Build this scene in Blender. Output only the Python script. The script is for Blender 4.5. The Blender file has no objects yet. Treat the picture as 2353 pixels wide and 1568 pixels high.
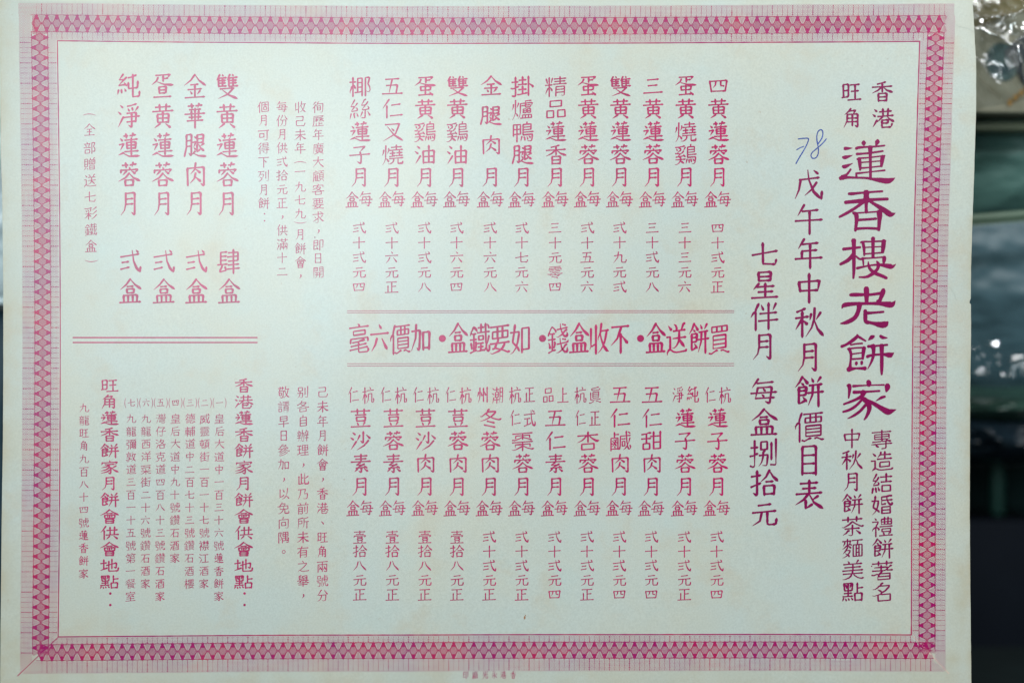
import bpy, math, random
from mathutils import noise, Vector
random.seed(7)
# ------------------------------------------------------------------ camera, light, exposure
U = 0.17e-3            # metres per layout unit; the frame is 2352 x 1566.5 units at the sheet
D = 0.5553             # camera to sheet
CX, CZ = 1176.0, 784.0
scene = bpy.context.scene
col = scene.collection
cd = bpy.data.cameras.new('camera'); cam = bpy.data.objects.new('camera', cd); col.objects.link(cam)
cam.location = (0, -D, 0); cam.rotation_euler = (math.radians(90), 0, 0)
cd.lens = 50; cd.sensor_width = 36; cd.clip_start = 0.01; cd.clip_end = 50
cd.dof.use_dof = True; cd.dof.focus_distance = D; cd.dof.aperture_fstop = 1.8
scene.camera = cam
world = bpy.data.worlds.new('World'); scene.world = world; world.use_nodes = True
wb = world.node_tree.nodes['Background']; wb.inputs[0].default_value = (0.50, 0.72, 0.70, 1); wb.inputs[1].default_value = 0.06
def area(name, loc, target, sx, sy, power, color):
    l = bpy.data.lights.new(name, 'AREA'); l.shape = 'RECTANGLE'; l.size = sx; l.size_y = sy; l.energy = power; l.color = color
    o = bpy.data.objects.new(name, l); col.objects.link(o); o.location = loc
    o.rotation_euler = (Vector(target) - Vector(loc)).to_track_quat('-Z', 'Y').to_euler(); return o
area('window_light', (-0.25, -0.90, 0.16), (-0.09, 0, 0.05), 0.44, 0.38, 4.4, (0.88, 1.0, 1.02))
area('overhead_fill', (0.45, -1.6, 1.55), (0.05, 0, -0.05), 1.6, 1.2, 41.0, (1.0, 0.995, 0.94))  # unseen overhead fill, added to light the whole sheet
area('film_glint_light', (0.42, -0.50, 0.50), (0.18, 0.04, 0.1), 0.075, 0.06, 2.2, (0.93, 0.96, 1.0))  # small unseen lamp, added to give the plastic film its highlights
scene.view_settings.view_transform = 'Standard'; scene.view_settings.look = 'None'
scene.view_settings.exposure = 0.0; scene.view_settings.gamma = 1.0

# ------------------------------------------------------------------ materials
def mat(name): m = bpy.data.materials.new(name); m.use_nodes = True; nt = m.node_tree; return m, nt, nt.nodes['Principled BSDF']
def tex(nt, kind, scale, detail=4, rough=.5, coord='Object', vec=None):
    tc = nt.nodes.new('ShaderNodeTexCoord'); n = nt.nodes.new(kind); n.inputs['Scale'].default_value = scale
    if 'Detail' in n.inputs: n.inputs['Detail'].default_value = detail
    if 'Roughness' in n.inputs: n.inputs['Roughness'].default_value = rough
    if vec:
        mp = nt.nodes.new('ShaderNodeMapping'); mp.inputs['Scale'].default_value = vec
        nt.links.new(tc.outputs[coord], mp.inputs[0]); nt.links.new(mp.outputs[0], n.inputs['Vector'])
    else: nt.links.new(tc.outputs[coord], n.inputs['Vector'])
    return n
def ramp(nt, src, stops):
    r = nt.nodes.new('ShaderNodeValToRGB'); e = r.color_ramp.elements
    while len(e) < len(stops): e.new(.5)
    for k, (p, c) in enumerate(stops): e[k].position = p; e[k].color = (*c, 1) if len(c) == 3 else c
    nt.links.new(src, r.inputs[0]); return r
def mix(nt, fac, a, b, mode='MIX'):
    m = nt.nodes.new('ShaderNodeMix'); m.data_type = 'RGBA'; m.blend_type = mode
    for s, v in ((m.inputs[0], fac), (m.inputs[6], a), (m.inputs[7], b)):
        if isinstance(v, bpy.types.NodeSocket): nt.links.new(v, s)
        elif isinstance(v, (int, float)): s.default_value = v
        else: s.default_value = (*v, 1)
    return m.outputs[2]
SHEEN = 0.31
def m_paper():
    m, nt, b = mat('aged_paper')
    base = (0.485, 0.548, 0.522)
    n1 = tex(nt, 'ShaderNodeTexNoise', 22, 5, .6); r1 = ramp(nt, n1.outputs[0], [(.38, (0, 0, 0)), (.72, (1, 1, 1))])
    c = mix(nt, r1.outputs[0], base, (0.515, 0.53, 0.455))
    n2 = tex(nt, 'ShaderNodeTexNoise', 48, 6, .62); r2 = ramp(nt, n2.outputs[0], [(.54, (0, 0, 0)), (.74, (.6, .6, .6))])
    c = mix(nt, r2.outputs[0], c, (0.49, 0.445, 0.35))
    n3 = tex(nt, 'ShaderNodeTexNoise', 35, 4, .6, vec=(1, 1, 1.4)); r3 = ramp(nt, n3.outputs[0], [(.55, (0, 0, 0)), (.8, (.6, .6, .6))])
    c = mix(nt, r3.outputs[0], c, (0.455, 0.565, 0.555))
    n4 = tex(nt, 'ShaderNodeTexNoise', 1500, 3, .7); r4 = ramp(nt, n4.outputs[0], [(.3, (.90, .90, .90)), (.7, (1.05, 1.05, 1.05))])
    c = mix(nt, 1.0, c, r4.outputs[0], 'MULTIPLY')
    # brown specks of age
    n5 = tex(nt, 'ShaderNodeTexNoise', 420, 2, .5); r5 = ramp(nt, n5.outputs[0], [(.73, (0, 0, 0)), (.80, (.5, .5, .5))])
    c = mix(nt, r5.outputs[0], c, (0.36, 0.30, 0.24))
    # edge yellowing and painted lens-vignette darkening, both carried by a per-vertex value of the sheet
    at = nt.nodes.new('ShaderNodeAttribute'); at.attribute_name = 'edge_age_vignette'
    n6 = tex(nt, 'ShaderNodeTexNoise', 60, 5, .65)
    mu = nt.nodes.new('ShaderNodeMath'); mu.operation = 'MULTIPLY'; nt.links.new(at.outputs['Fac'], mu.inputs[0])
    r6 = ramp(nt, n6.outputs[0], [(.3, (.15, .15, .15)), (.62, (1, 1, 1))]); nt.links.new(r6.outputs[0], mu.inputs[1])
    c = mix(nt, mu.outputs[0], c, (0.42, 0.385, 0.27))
    nt.links.new(c, b.inputs['Base Color']); b.inputs['Roughness'].default_value = SHEEN; b.inputs['IOR'].default_value = 1.6
    bp = nt.nodes.new('ShaderNodeBump'); bp.inputs['Strength'].default_value = .12; bp.inputs['Distance'].default_value = .0001
    nb = tex(nt, 'ShaderNodeTexNoise', 900, 4, .7); nt.links.new(nb.outputs[0], bp.inputs['Height']); nt.links.new(bp.outputs[0], b.inputs['Normal'])
    return m
def m_ink(name, c1, c2, c3, scale=45, contrast=(.42, .6), rough=None):
    m, nt, b = mat(name)
    n = tex(nt, 'ShaderNodeTexNoise', scale, 4, .6); r = ramp(nt, n.outputs[0], [(contrast[0], c1), (contrast[1], c2)])
    n2 = tex(nt, 'ShaderNodeTexNoise', 420, 3, .6); r2 = ramp(nt, n2.outputs[0], [(.45, (0, 0, 0)), (.75, (.7, .7, .7))])
    c = mix(nt, r2.outputs[0], r.outputs[0], c3)
    nt.links.new(c, b.inputs['Base Color']); b.inputs['Roughness'].default_value = rough or SHEEN; b.inputs['IOR'].default_value = 1.6
    return m
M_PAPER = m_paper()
M_TITLE = m_ink('magenta_ink', (0.19, 0.0, 0.066), (0.22, 0.0, 0.074), (0.25, 0.0, 0.085))
M_TEXT = m_ink('magenta_ink_thin', (0.34, 0.0, 0.082), (0.43, 0.0, 0.10), (0.50, 0.03, 0.15))
M_BAND = m_ink('border_ink', (0.31, 0.0, 0.12), (0.42, 0.004, 0.085), (0.40, 0.04, 0.14), 55)
M_WAVE = m_ink('border_fine_ink', (0.38, 0.08, 0.24), (0.50, 0.16, 0.22), (0.46, 0.22, 0.30), 55)
M_BLUE = m_ink('blue_pen_ink', (0.02, 0.045, 0.24), (0.04, 0.08, 0.34), (0.10, 0.16, 0.42), 200)
M_SPECK = m_ink('brown_speck', (0.30, 0.12, 0.05), (0.35, 0.16, 0.08), (0.2, 0.1, 0.06), 300)
M_GREY = m_ink('grey_crease', (0.38, 0.42, 0.38), (0.42, 0.46, 0.42), (0.4, 0.43, 0.4), 300)

# ------------------------------------------------------------------ object helpers
def tag(o, label=None, category=None, group=None, kind=None):
    for k, v in (('label', label), ('category', category), ('group', group), ('kind', kind)):
        if v: o[k] = v
    return o
def link(name, verts, faces, material, parent=None, smooth=False):
    me = bpy.data.meshes.new(name); me.from_pydata(verts, [], faces); me.update()
    me.materials.append(material)
    if smooth: me.polygons.foreach_set('use_smooth', [True] * len(me.polygons))
    o = bpy.data.objects.new(name, me); col.objects.link(o)
    if parent: o.parent = parent
    return o
def empty(name, loc=(0, 0, 0)):
    o = bpy.data.objects.new(name, None); o.location = loc; o.empty_display_size = .02; col.objects.link(o); return o

# ------------------------------------------------------------------ the sheet: layout units -> points on the gently cockled paper
def relief(x, y):
    """height of the cockled sheet towards the viewer, in metres"""
    return (0.00035 * math.sin(x * .0041 + 1.1 + .0012 * y) + 0.00028 * math.sin(y * .0052 + .6 - .0011 * x)
            + 0.00014 * math.sin(x * .0113 + y * .0067) + 0.0009 * max(0, (x - 2050) / 200) ** 2 * (0.4 + .6 * math.sin(y * .004 + .4)))
def on_sheet(x, y, lift=6e-5):
    return ((x - CX) * U, -relief(x, y) - lift, (CZ - y) * U)
def warp(x, y):
    """the print's border is not quite square on the sheet"""
    t = (x - 133) / 1980.0; s = (y - 95) / 1366.0
    bow = 4 * max(0.0, min(1.0, s)) * (1 - max(0.0, min(1.0, s)))
    dl = 5.0 * bow + .5 * s
    k = [(0, 0), (.08, -4), (.31, -13.6), (.5, -16.4), (1, -19.6), (1.2, -20.6)]; dr = 0
    if s < 0: dr = 4 * -s * 8
    for (a, p), (b, q) in zip(k, k[1:]):
        if a <= s <= b: dr = p + (q - p) * (s - a) / (b - a)
    if s > 1.2: dr = -20.6
    tb = 4 * max(0.0, min(1.0, t)) * (1 - max(0.0, min(1.0, t)))
    dt = 5.0 * tb; db = -3.4 * tb - 4.2 * t
    return x + dl + (dr - dl) * t, y + dt + (db - dt) * s

# ---- brush engine
def resample(pts,step):
    out=[pts[0]]
    for a,b in zip(pts,pts[1:]):
        d=math.dist(a,b); n=max(1,int(math.ceil(d/step)))
        for k in range(1,n+1): out.append((a[0]+(b[0]-a[0])*k/n,a[1]+(b[1]-a[1])*k/n))
    return out
def lerp_profile(prof,t):
    for (t0,w0),(t1,w1) in zip(prof,prof[1:]):
        if t<=t1: return w0+(w1-w0)*(t-t0)/max(1e-6,t1-t0)
    return prof[-1][1]
def ribbon(pts,ws):
    """left and right outline of a stroke of varying width"""
    L=[];R=[];n=len(pts)
    for i,p in enumerate(pts):
        a=pts[max(0,i-1)];b=pts[min(n-1,i+1)]
        dx,dy=b[0]-a[0],b[1]-a[1];m=math.hypot(dx,dy) or 1e-9
        nx,ny=-dy/m,dx/m;w=ws[i]/2
        L.append((p[0]+nx*w,p[1]+ny*w));R.append((p[0]-nx*w,p[1]-ny*w))
    return L,R
def kai_stroke(pts,free0,free1,B):
    """pts in em units, y up; returns (pts, widths) of a regular-script stroke; B = base weight"""
    L=sum(math.dist(a,b) for a,b in zip(pts,pts[1:]))
    dx,dy=pts[-1][0]-pts[0][0],pts[-1][1]-pts[0][1]
    # write left to right for flat strokes, top to bottom for the others
    if abs(dy)<abs(dx)*0.45:
        if dx<0: pts=pts[::-1];free0,free1=free1,free0
    elif dy>0: pts=pts[::-1];free0,free1=free1,free0
    dx,dy=pts[-1][0]-pts[0][0],pts[-1][1]-pts[0][1]
    k=max(0,len(pts)-2); ex,ey=pts[-1][0]-pts[k][0],pts[-1][1]-pts[k][1]
    ang=math.degrees(math.atan2(dy,dx)); ea=math.degrees(math.atan2(ey,ex))
    if abs(dy)<abs(dx)*0.45 and not(len(pts)>2 and ea<-18 and ea>-60):
        e=min(0.35,0.09/max(L,.01))
        prof=[(0,B*(1.0 if free0 else .75)),(e*.6,B*.8),(0.5,B*.7),(1-e*1.3,B*.8),(1-e*.5,B*1.3 if free1 else B*.8),(1,B*(.45 if free1 else .8))]
    elif ang<-100 or (ang<=-75 and ea<-108):     # pie: swept to the lower left
        if L<.16: prof=[(0,B*1.1),(.4,B*1.0),(1,B*.35)]
        else: prof=[(0,B*(1.1 if free0 else .9)),(.15,B*1.15),(.55,B*.85),(.85,B*.45),(1,B*(.22 if free1 else .6))]
    elif ang>-72:                                 # na or dot: swells to the lower right
        if L<.2: prof=[(0,B*.3),(.6,B*1.15),(.85,B*1.1),(1,B*.5)]
        else: prof=[(0,B*(.45 if free0 else .6)),(.4,B*.9),(.78,B*1.5 if free1 else B),(.88,B*1.3 if free1 else B),(1,B*.25 if free1 else B*.8)]
    else:
        e=min(.3,.08/max(L,.01))
        prof=[(0,B*(.8 if free0 else .8)),(e*.7,B*1.4 if free0 else B*1.0),(2*e,B*1.05),(.6,B*1.0),(1-e*.5,B*1.15),(1,B*(.7 if free1 else .95))]
    q=resample(pts,0.03)
    acc=[0]
    for a,b in zip(q,q[1:]): acc.append(acc[-1]+math.dist(a,b))
    T=acc[-1] or 1
    return q,[lerp_profile(prof,s/T) for s in acc]

# hand-drawn regular-script glyphs, y down 0..100; strokes separated by ';', optional leading letter forces a style
HAND={
'月':"33,8 33,50 28,75 12,95;33,10 72,6;72,6 72,93;58,83 72,94;36,32 66,29;35,52 66,50",
'四':"10,25 18,80;11,28 88,22;88,22 80,76;17,76 80,74;38,28 36,45 26,58;60,26 60,46;60,48 76,50",
'十':"8,48 92,42;50,6 50,95",
'七':"6,52 94,36;42,8 43,80;43,82 86,84;86,84 89,68",
'八':"38,20 30,55 5,88;50,14 62,48 95,85",
'六':"46,5 57,19;6,38 94,32;36,50 28,70 10,92;60,50 86,86",
'元':"28,20 74,14;8,46 92,38;40,45 34,75 8,92;60,42 60,82;60,84 66,88 90,86;90,87 93,66",
'九':"40,8 36,50 6,92;12,38 64,30;64,30 62,82;62,82 70,87 92,86;91,87 95,68",
'三':"25,20 76,15;28,48 70,44;8,84 94,78",
'二':"22,26 76,22;6,80 94,76",
'一':"6,52 94,46",
'五':"18,16 80,12;48,14 34,82;22,46 72,42;72,42 66,82;4,87 96,83",
'弍':"8,32 88,20;14,54 44,50;8,80 46,72;N58,6 64,48 76,74 92,92;92,90 94,70;74,4 85,15",
'正':"14,14 86,10;50,13 50,88;50,46 80,43;24,40 24,88;4,92 96,88",
'仁':"34,4 6,48;24,34 24,96;46,32 86,26;40,84 96,78",
'子':"22,16 72,10;72,10 50,36;50,36 56,60 54,93;38,84 54,94;4,54 96,46",
'肉':"14,24 16,94;14,26 86,20;86,20 86,93;72,84 86,94;50,4 46,30 28,48;50,28 72,44;50,44 44,66 26,84;48,58 74,78",
'每':"30,4 8,36;26,20 84,14;28,36 20,74;28,36 78,32;78,32 70,91;54,84 70,92;20,74 88,70;4,56 96,50;46,37 55,48;42,59 51,68",
'盒':"50,2 32,24 6,44;N50,3 70,24 98,42;36,32 64,30;34,42 36,58;34,42 66,40;66,40 64,58;36,57 64,56;20,66 22,92;20,67 80,64;80,64 78,90;40,66 40,91;60,66 60,91;4,95 96,91",
'蓮':"28,13 46,11;36,3 39,21;54,11 80,7;67,1 62,19;32,29 88,24;40,37 42,63;40,38 80,35;80,35 78,62;42,49 78,47;42,61 78,59;32,74 92,70;60,20 60,87;12,22 23,33;8,47 27,43;27,43 13,68;4,88 26,78;N20,78 50,92 98,90",
'蓉':"20,14 46,12;34,3 37,23;54,12 82,8;67,2 62,20;49,20 54,29;15,31 13,44;16,33 86,29;86,29 77,41;38,36 22,52;60,35 78,47;50,44 34,62 3,77;N50,45 68,62 98,75;32,72 34,95;32,72 68,70;68,70 66,94;34,93 66,91",
'黃':"18,16 84,12;35,4 37,30;65,2 63,28;6,33 96,28;26,44 28,76;26,44 76,41;76,41 74,76;28,59 74,57;28,75 74,73;50,31 50,75;38,80 14,97;62,80 85,96",
'香':"66,4 28,15;6,30 94,24;50,11 50,53;48,28 30,45 5,58;N52,27 70,44 97,54;32,60 33,98;32,60 70,58;70,58 68,97;34,77 66,75;34,94 68,93",
'金':"50,2 32,25 3,46;N50,3 68,25 98,46;32,43 66,40;20,62 80,58;50,42 50,90;30,68 38,80;72,66 60,80;8,94 94,89",
'日':"26,12 26,92;26,13 72,10;72,10 72,92;28,50 70,48;27,87 71,86",
'目':"26,5 26,97;26,6 72,3;72,3 72,97;28,34 70,32;28,61 70,59;27,91 71,90",
'大':"6,36 94,30;50,4 46,45 6,94;N50,36 66,66 97,92",
'中':"15,30 20,62;15,31 85,26;85,26 79,60;19,59 80,56;50,3 50,98",
'戊':"18,34 86,26;22,34 16,66 3,95;N46,2 50,34 66,72 92,96;92,96 94,70;76,42 60,64 36,84;66,3 82,15",
'旺':"10,14 12,76;10,15 36,12;36,12 35,74;12,45 34,43;5,79 36,74;46,16 90,12;50,48 86,44;68,14 68,86;34,91 98,86",
'角':"42,2 30,16 10,32;36,14 66,10;66,10 54,30;24,30 22,64 5,97;26,31 78,28;78,28 78,92;63,84 78,94;27,50 76,48;26,68 76,66;50,30 50,88",
'港':"10,8 23,19;3,32 16,43;4,92 22,60;34,20 88,15;48,4 49,38;72,3 70,38;26,42 96,36;48,42 24,68;N66,40 78,54 99,67;44,60 72,57;72,57 70,74;44,74 70,73;44,60 44,92;44,94 84,92;84,92 89,76",
'秋':"38,4 8,16;4,36 48,30;26,14 26,97;24,40 4,72;28,42 45,57;56,22 52,42;88,17 73,40;68,3 66,40 58,66 38,95;N67,42 78,70 99,93",
'表':"20,14 80,10;28,30 74,27;6,48 94,42;50,2 50,44;46,48 30,66 3,82;38,66 38,94;38,94 60,80;80,53 60,66;N50,48 66,74 98,94",
'星':"28,4 30,36;28,5 72,2;72,2 70,34;30,20 70,18;31,34 70,32;30,44 11,65;24,56 84,52;52,42 52,90;28,74 80,71;5,95 97,90",
'年':"34,3 14,34;28,20 82,15;26,42 78,38;26,42 26,64;4,67 96,62;54,18 54,98",
'午':"34,3 12,38;28,24 82,19;4,55 96,50;52,22 52,98",
'下':"6,14 94,9;50,12 50,97;54,34 74,52",
'上':"48,6 48,88;50,44 82,40;4,92 96,88",
'不':"8,14 92,9;54,12 34,50 5,72;51,34 51,97;58,42 86,66",
'石':"8,16 92,11;46,14 34,50 5,86;36,48 38,92;36,48 82,45;82,45 80,92;38,86 80,85",
'百':"6,12 94,7;50,10 38,30;24,32 25,97;24,32 76,29;76,29 75,97;27,60 73,58;26,92 74,90",
'又':"16,16 80,11;80,11 62,60 8,95;N26,30 56,66 97,94",
'叉':"16,16 80,11;80,11 62,60 8,95;N26,26 56,66 97,94;44,34 56,46",
'己':"18,14 76,9;76,9 74,44;18,48 76,44;18,48 18,82;18,84 26,90 86,88;86,89 92,66",
'加':"6,28 46,24;46,24 42,86;30,80 42,89;27,6 24,50 4,90;60,30 62,88;60,31 92,28;92,28 90,86;62,80 90,79",
'后':"80,4 50,14 24,16;24,16 22,60 4,96;24,42 96,36;36,60 38,94;36,60 84,57;84,57 82,94;38,89 82,88",
'全':"50,2 32,24 4,44;N50,3 68,24 98,44;30,46 70,43;32,66 68,63;50,44 50,88;10,93 92,88",
'家':"49,2 54,13;13,18 10,33;13,20 90,14;90,14 80,30;28,32 76,28;54,30 34,46 8,54;44,40 58,60 56,94;42,86 56,96;50,52 30,68 5,76;56,66 36,82 6,92;84,40 62,56;N58,50 74,70 97,84",
'雙':"18,4 4,26;12,18 13,52;28,2 33,10;14,18 48,15;30,18 30,49;15,28 44,26;15,38 44,36;15,50 48,48;62,3 50,24;57,16 58,51;72,1 77,9;58,17 96,13;76,16 76,48;59,27 92,25;59,37 92,35;59,50 98,47;20,60 78,56;78,56 54,80 12,98;N30,64 58,84 96,98",
'純':"26,2 10,22;10,23 30,24;40,14 8,44;8,46 38,42;30,34 42,48;6,64 2,82;18,62 20,76;32,58 38,70;84,4 66,12 48,16;48,34 50,58;50,58 90,54;90,28 88,54;68,2 68,88;68,90 96,88;96,88 97,68",
'淨':"12,8 25,19;3,34 17,45;4,94 26,54;84,2 60,9 44,12;46,20 52,32;64,17 67,28;90,14 78,30;42,40 82,36;82,36 80,74;28,56 98,50;42,74 80,70;62,38 63,94;48,86 63,95",
'華':"20,12 46,10;34,2 37,20;54,10 82,7;67,1 62,18;26,26 76,23;6,44 94,39;34,30 36,64;66,28 64,62;24,56 78,53;16,70 86,66;50,20 50,99",
'腿':"12,8 12,56 3,94;12,9 34,6;34,6 33,88;22,80 33,90;14,32 32,30;14,54 32,52;58,8 60,42;58,9 86,6;86,6 84,38;60,24 84,22;60,39 84,37;58,44 58,74;58,76 70,66;88,42 72,52;N64,44 74,60 90,72;46,14 54,22;40,38 53,35;53,35 44,56;44,58 52,66;36,86 50,72;N40,80 64,90 99,92",
'疍':"20,7 82,3;82,3 72,15;52,7 52,31;53,20 74,17;30,15 24,28 3,44;N28,33 56,42 98,44;34,52 36,78;34,53 66,50;66,50 64,76;36,65 64,63;36,77 64,75;12,93 88,89",
'餅':"26,2 16,20 2,36;28,4 46,26;22,22 31,29;14,36 14,88;14,37 40,34;40,34 38,60;16,48 38,46;16,62 38,60;14,90 36,78;27,66 41,82;57,6 64,20;88,3 76,20;50,30 94,25;46,54 99,49;62,28 60,60 46,94;80,27 81,98",
'蛋':"20,8 82,4;82,4 72,17;52,8 52,33;53,21 72,18;30,16 24,30 3,46;N28,34 56,42 98,45;28,51 30,72;28,52 74,49;74,49 72,68;31,70 72,67;50,43 50,90;20,93 76,88;69,78 85,94",
'素':"20,14 80,10;26,28 76,25;5,43 95,38;50,2 50,41;48,44 30,57;31,57 56,59;66,52 30,73;28,74 74,68;65,60 79,74;52,70 52,95;40,88 52,96;34,78 21,92;65,76 83,90",
'沙':"12,8 26,20;3,34 18,46;6,94 30,54;62,3 62,61;49,50 62,62;46,22 34,50;76,20 95,40;86,48 66,74 33,97",
'荳':"6,16 94,11;34,3 35,28;66,2 65,27;26,34 76,31;30,44 32,66;30,45 72,42;72,42 70,64;33,64 70,62;33,71 40,86;69,70 60,86;6,94 95,89",
'拾':"4,26 38,20;24,4 24,92;10,84 24,94;3,63 38,48;68,2 56,26 37,44;N68,4 80,24 99,42;56,44 82,42;48,58 50,93;48,59 86,56;86,56 84,91;51,88 84,86",
'壹':"12,12 88,8;50,2 50,28;24,30 78,27;12,41 8,54;12,42 90,38;90,38 82,50;32,52 70,50;34,60 36,76;34,61 68,59;68,59 66,74;37,75 66,73;33,80 40,91;67,79 60,91;6,96 95,92",
'會':"50,2 30,24 2,42;N50,3 70,22 98,40;36,30 66,28;24,40 26,64;24,41 78,38;78,38 76,62;27,62 76,60;50,40 50,60;37,45 42,54;63,44 58,54;30,70 31,98;30,70 72,68;72,68 70,97;32,82 70,81;32,95 70,94",
'供':"30,3 18,26 4,46;22,32 22,97;36,32 92,27;52,8 53,62;76,6 74,60;32,64 98,59;50,72 34,93;71,70 93,91",
'地':"4,36 36,30;20,8 20,74;2,84 38,66;34,48 86,30;86,30 84,66;72,59 84,68;62,4 62,72;46,18 46,86;46,88 92,86;93,87 96,64",
'點':"8,8 12,44;8,9 48,6;48,6 46,42;28,8 28,72;12,44 46,42;10,58 46,55;4,74 50,70;17,15 22,32;40,14 36,32;7,82 2,96;15,82 20,95;27,80 33,92;41,78 50,90;70,4 70,54;72,30 97,26;58,56 60,94;58,57 92,54;92,54 90,93;61,90 90,88",
'油':"12,8 26,20;3,34 18,46;6,94 28,56;40,32 42,93;40,33 90,29;90,29 88,93;66,4 66,88;42,60 88,57;43,89 88,86",
}
HAND={k:v for k,v in HAND.items() if v}
# traced title letters, (x y w) in px of a 4.75x crop whose source origin is (2770, oy)
TITLE=[
(450,"160,205,60 215,202,40 278,197,8|128,342,40 170,343,60 282,310,8|126,485,46 165,488,62 282,438,8|250,532,34 190,612,40 110,655,62|85,675,60 130,665,66 200,660,46 350,665,34 500,670,38 600,688,48 720,704,78 830,715,88 900,695,60 948,668,8|457,95,50 457,118,72 460,150,36|675,72,46 672,97,76 652,152,28|335,205,44 380,190,44 500,180,32 650,172,30 788,158,28|345,292,42 450,285,32 550,275,34 760,245,30|352,372,30 400,358,30 530,348,24 790,316,22|385,362,60 395,450,56 400,545,30|757,330,72 745,400,64 735,485,40|410,425,22 720,400,20|400,515,34 550,502,24 735,482,26|560,182,80 560,300,52 562,500,46 562,660,46|335,598,36 545,575,22 790,548,30|335,592,26 342,655,40"),
(450,"220,918,46 280,917,50 450,900,34 750,878,36|495,895,110 495,950,84 497,1020,120|495,1040,64 493,1120,50 495,1210,56|165,1055,58 250,1045,58 500,1022,70 600,1010,50 832,1000,48|470,1030,60 330,1135,48 200,1215,50 70,1283,36|540,1030,40 640,1090,54 760,1165,80 860,1235,90 905,1240,60 955,1222,8|285,1215,40 335,1250,72 340,1350,58 322,1498,44|310,1222,26 480,1213,24 690,1198,26|697,1195,80 705,1250,88 700,1350,64 690,1490,50|370,1330,42 560,1318,40 648,1310,42|330,1470,46 500,1460,40 700,1468,46"),
(770,"295,130,84 298,200,66 298,400,62 298,600,52 290,728,34|130,270,50 200,262,48 400,240,38|290,350,60 210,440,62 85,508,44|330,380,30 380,420,34 420,430,30|405,165,30 440,152,28 580,150,26 800,140,30|440,160,50 458,260,46 462,370,28|770,138,72 762,230,70 750,320,50|460,243,20 740,228,20|465,345,26 600,335,24 765,322,28|600,95,66 600,250,52 600,400,52|425,415,34 560,410,24 790,392,26|440,410,40 450,520,24|778,395,60 775,440,62 765,500,30|348,570,46 480,540,30 600,520,30 720,517,46 865,540,80 915,540,50 960,505,8|525,465,14 530,520,40 560,590,48 640,650,60 740,690,54 815,725,48|658,460,24 685,510,60 670,580,50 600,650,60 500,705,44 380,710,24"),
(770,"495,885,86 498,960,84 500,1110,60|240,990,46 290,987,62 450,985,50 560,985,44 740,960,50|765,905,60 755,950,80 715,1060,60 690,1100,90|110,1200,16 150,1150,70 300,1130,60 500,1125,46 700,1125,60 860,1142,98 912,1132,76 955,1080,8|385,1130,90 375,1220,70 320,1340,70 200,1415,66 92,1440,24|478,1235,60 480,1300,66 485,1400,64 530,1430,50|490,1410,50 600,1435,54 740,1460,100 800,1445,96 832,1418,40|500,1275,54 600,1270,40 768,1255,36"),
(1090,"350,92,24 350,125,54 260,200,56 180,250,44 105,282,50|350,112,40 420,155,40 488,195,26|250,255,30 330,240,26 435,232,30|225,315,56 255,400,46 248,520,36 240,620,60|205,320,34 330,303,26 480,298,30|460,300,66 450,380,58 440,478,40|260,400,24 430,380,22|260,480,30 440,468,30|342,528,40 340,552,50 340,570,30|425,520,46 425,545,44 425,562,34|215,642,84 290,630,50 340,625,34 430,625,50 482,625,66|530,180,16 575,140,66 615,120,44|718,115,44 760,140,52 830,145,12|525,280,50 640,272,34 830,255,36|600,275,100 612,330,62 605,440,50 570,540,36 520,635,12|740,265,80 742,400,62 742,600,58 742,722,34|512,440,56 600,415,40 760,405,40 865,415,88 900,402,60 935,378,8"),
(1090,"530,830,70 540,860,80 540,890,70|200,895,40 228,900,72 235,960,56 220,1092,26|290,905,46 450,895,26 640,888,22 780,885,30|832,890,84 832,930,86 815,990,34|300,1000,56 360,1000,50 560,990,34 710,980,34|455,1000,100 420,1068,60 300,1130,44 142,1190,32|400,1075,60 500,1140,84 545,1220,80 540,1300,64 500,1390,44 468,1432,26|420,1130,40 330,1220,46 230,1280,44 132,1310,34|490,1200,50 400,1300,46 300,1370,40 207,1415,16|500,1130,60 600,1170,60 700,1230,70 820,1300,98 872,1306,86 975,1272,8|652,1138,10 740,1085,46 795,1070,38"),
]

TXT="""香港旺角專造結婚禮餅著名中秋月餅茶麵美點戊午年中秋月餅價目表七星伴月每盒捌拾元
四黃蓮蓉月盒每四十弍元正蛋黃燒鷄三三六三蓮蓉八雙黃九元弍五六精品蓮香零四掛爐鴨腿七金腿肉雙黃鷄油五仁叉燒椰絲蓮子
毫六價加盒鐵要如錢盒收不盒送餅買
杭仁蓮子蓉純淨五仁甜肉鹹真正杏蓉上品素式棗潮州冬荳沙壹拾八元正
雙黃蓮蓉月肆盒金華腿肉蛋旦疋純淨弍全部贈送七彩鐵盒
徇歷年廣大顧客要求即日開收己未年一九七九月餅會每份月供弍拾元正供滿十二個月可得下列月餅
己未年月餅會香港旺角兩號分别各自辦理此乃前所未有之舉敬請早日參加以免向隅
香港蓮香餅家月餅會供會地點皇后大道中一百三十六號蓮香餅家威靈頓街一百一十七號襟江酒家德輔道中二百七十三號鑽石酒樓
灣仔洛克道四百八十三號九龍西洋菜街二十六號彌敦道三百一十五號第一餐室旺角蓮香餅家九龍旺角九百八十四號印廠光永港香老家楼樓眞"""
chars=sorted(set(c for c in TXT if not c.isspace()))
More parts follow.
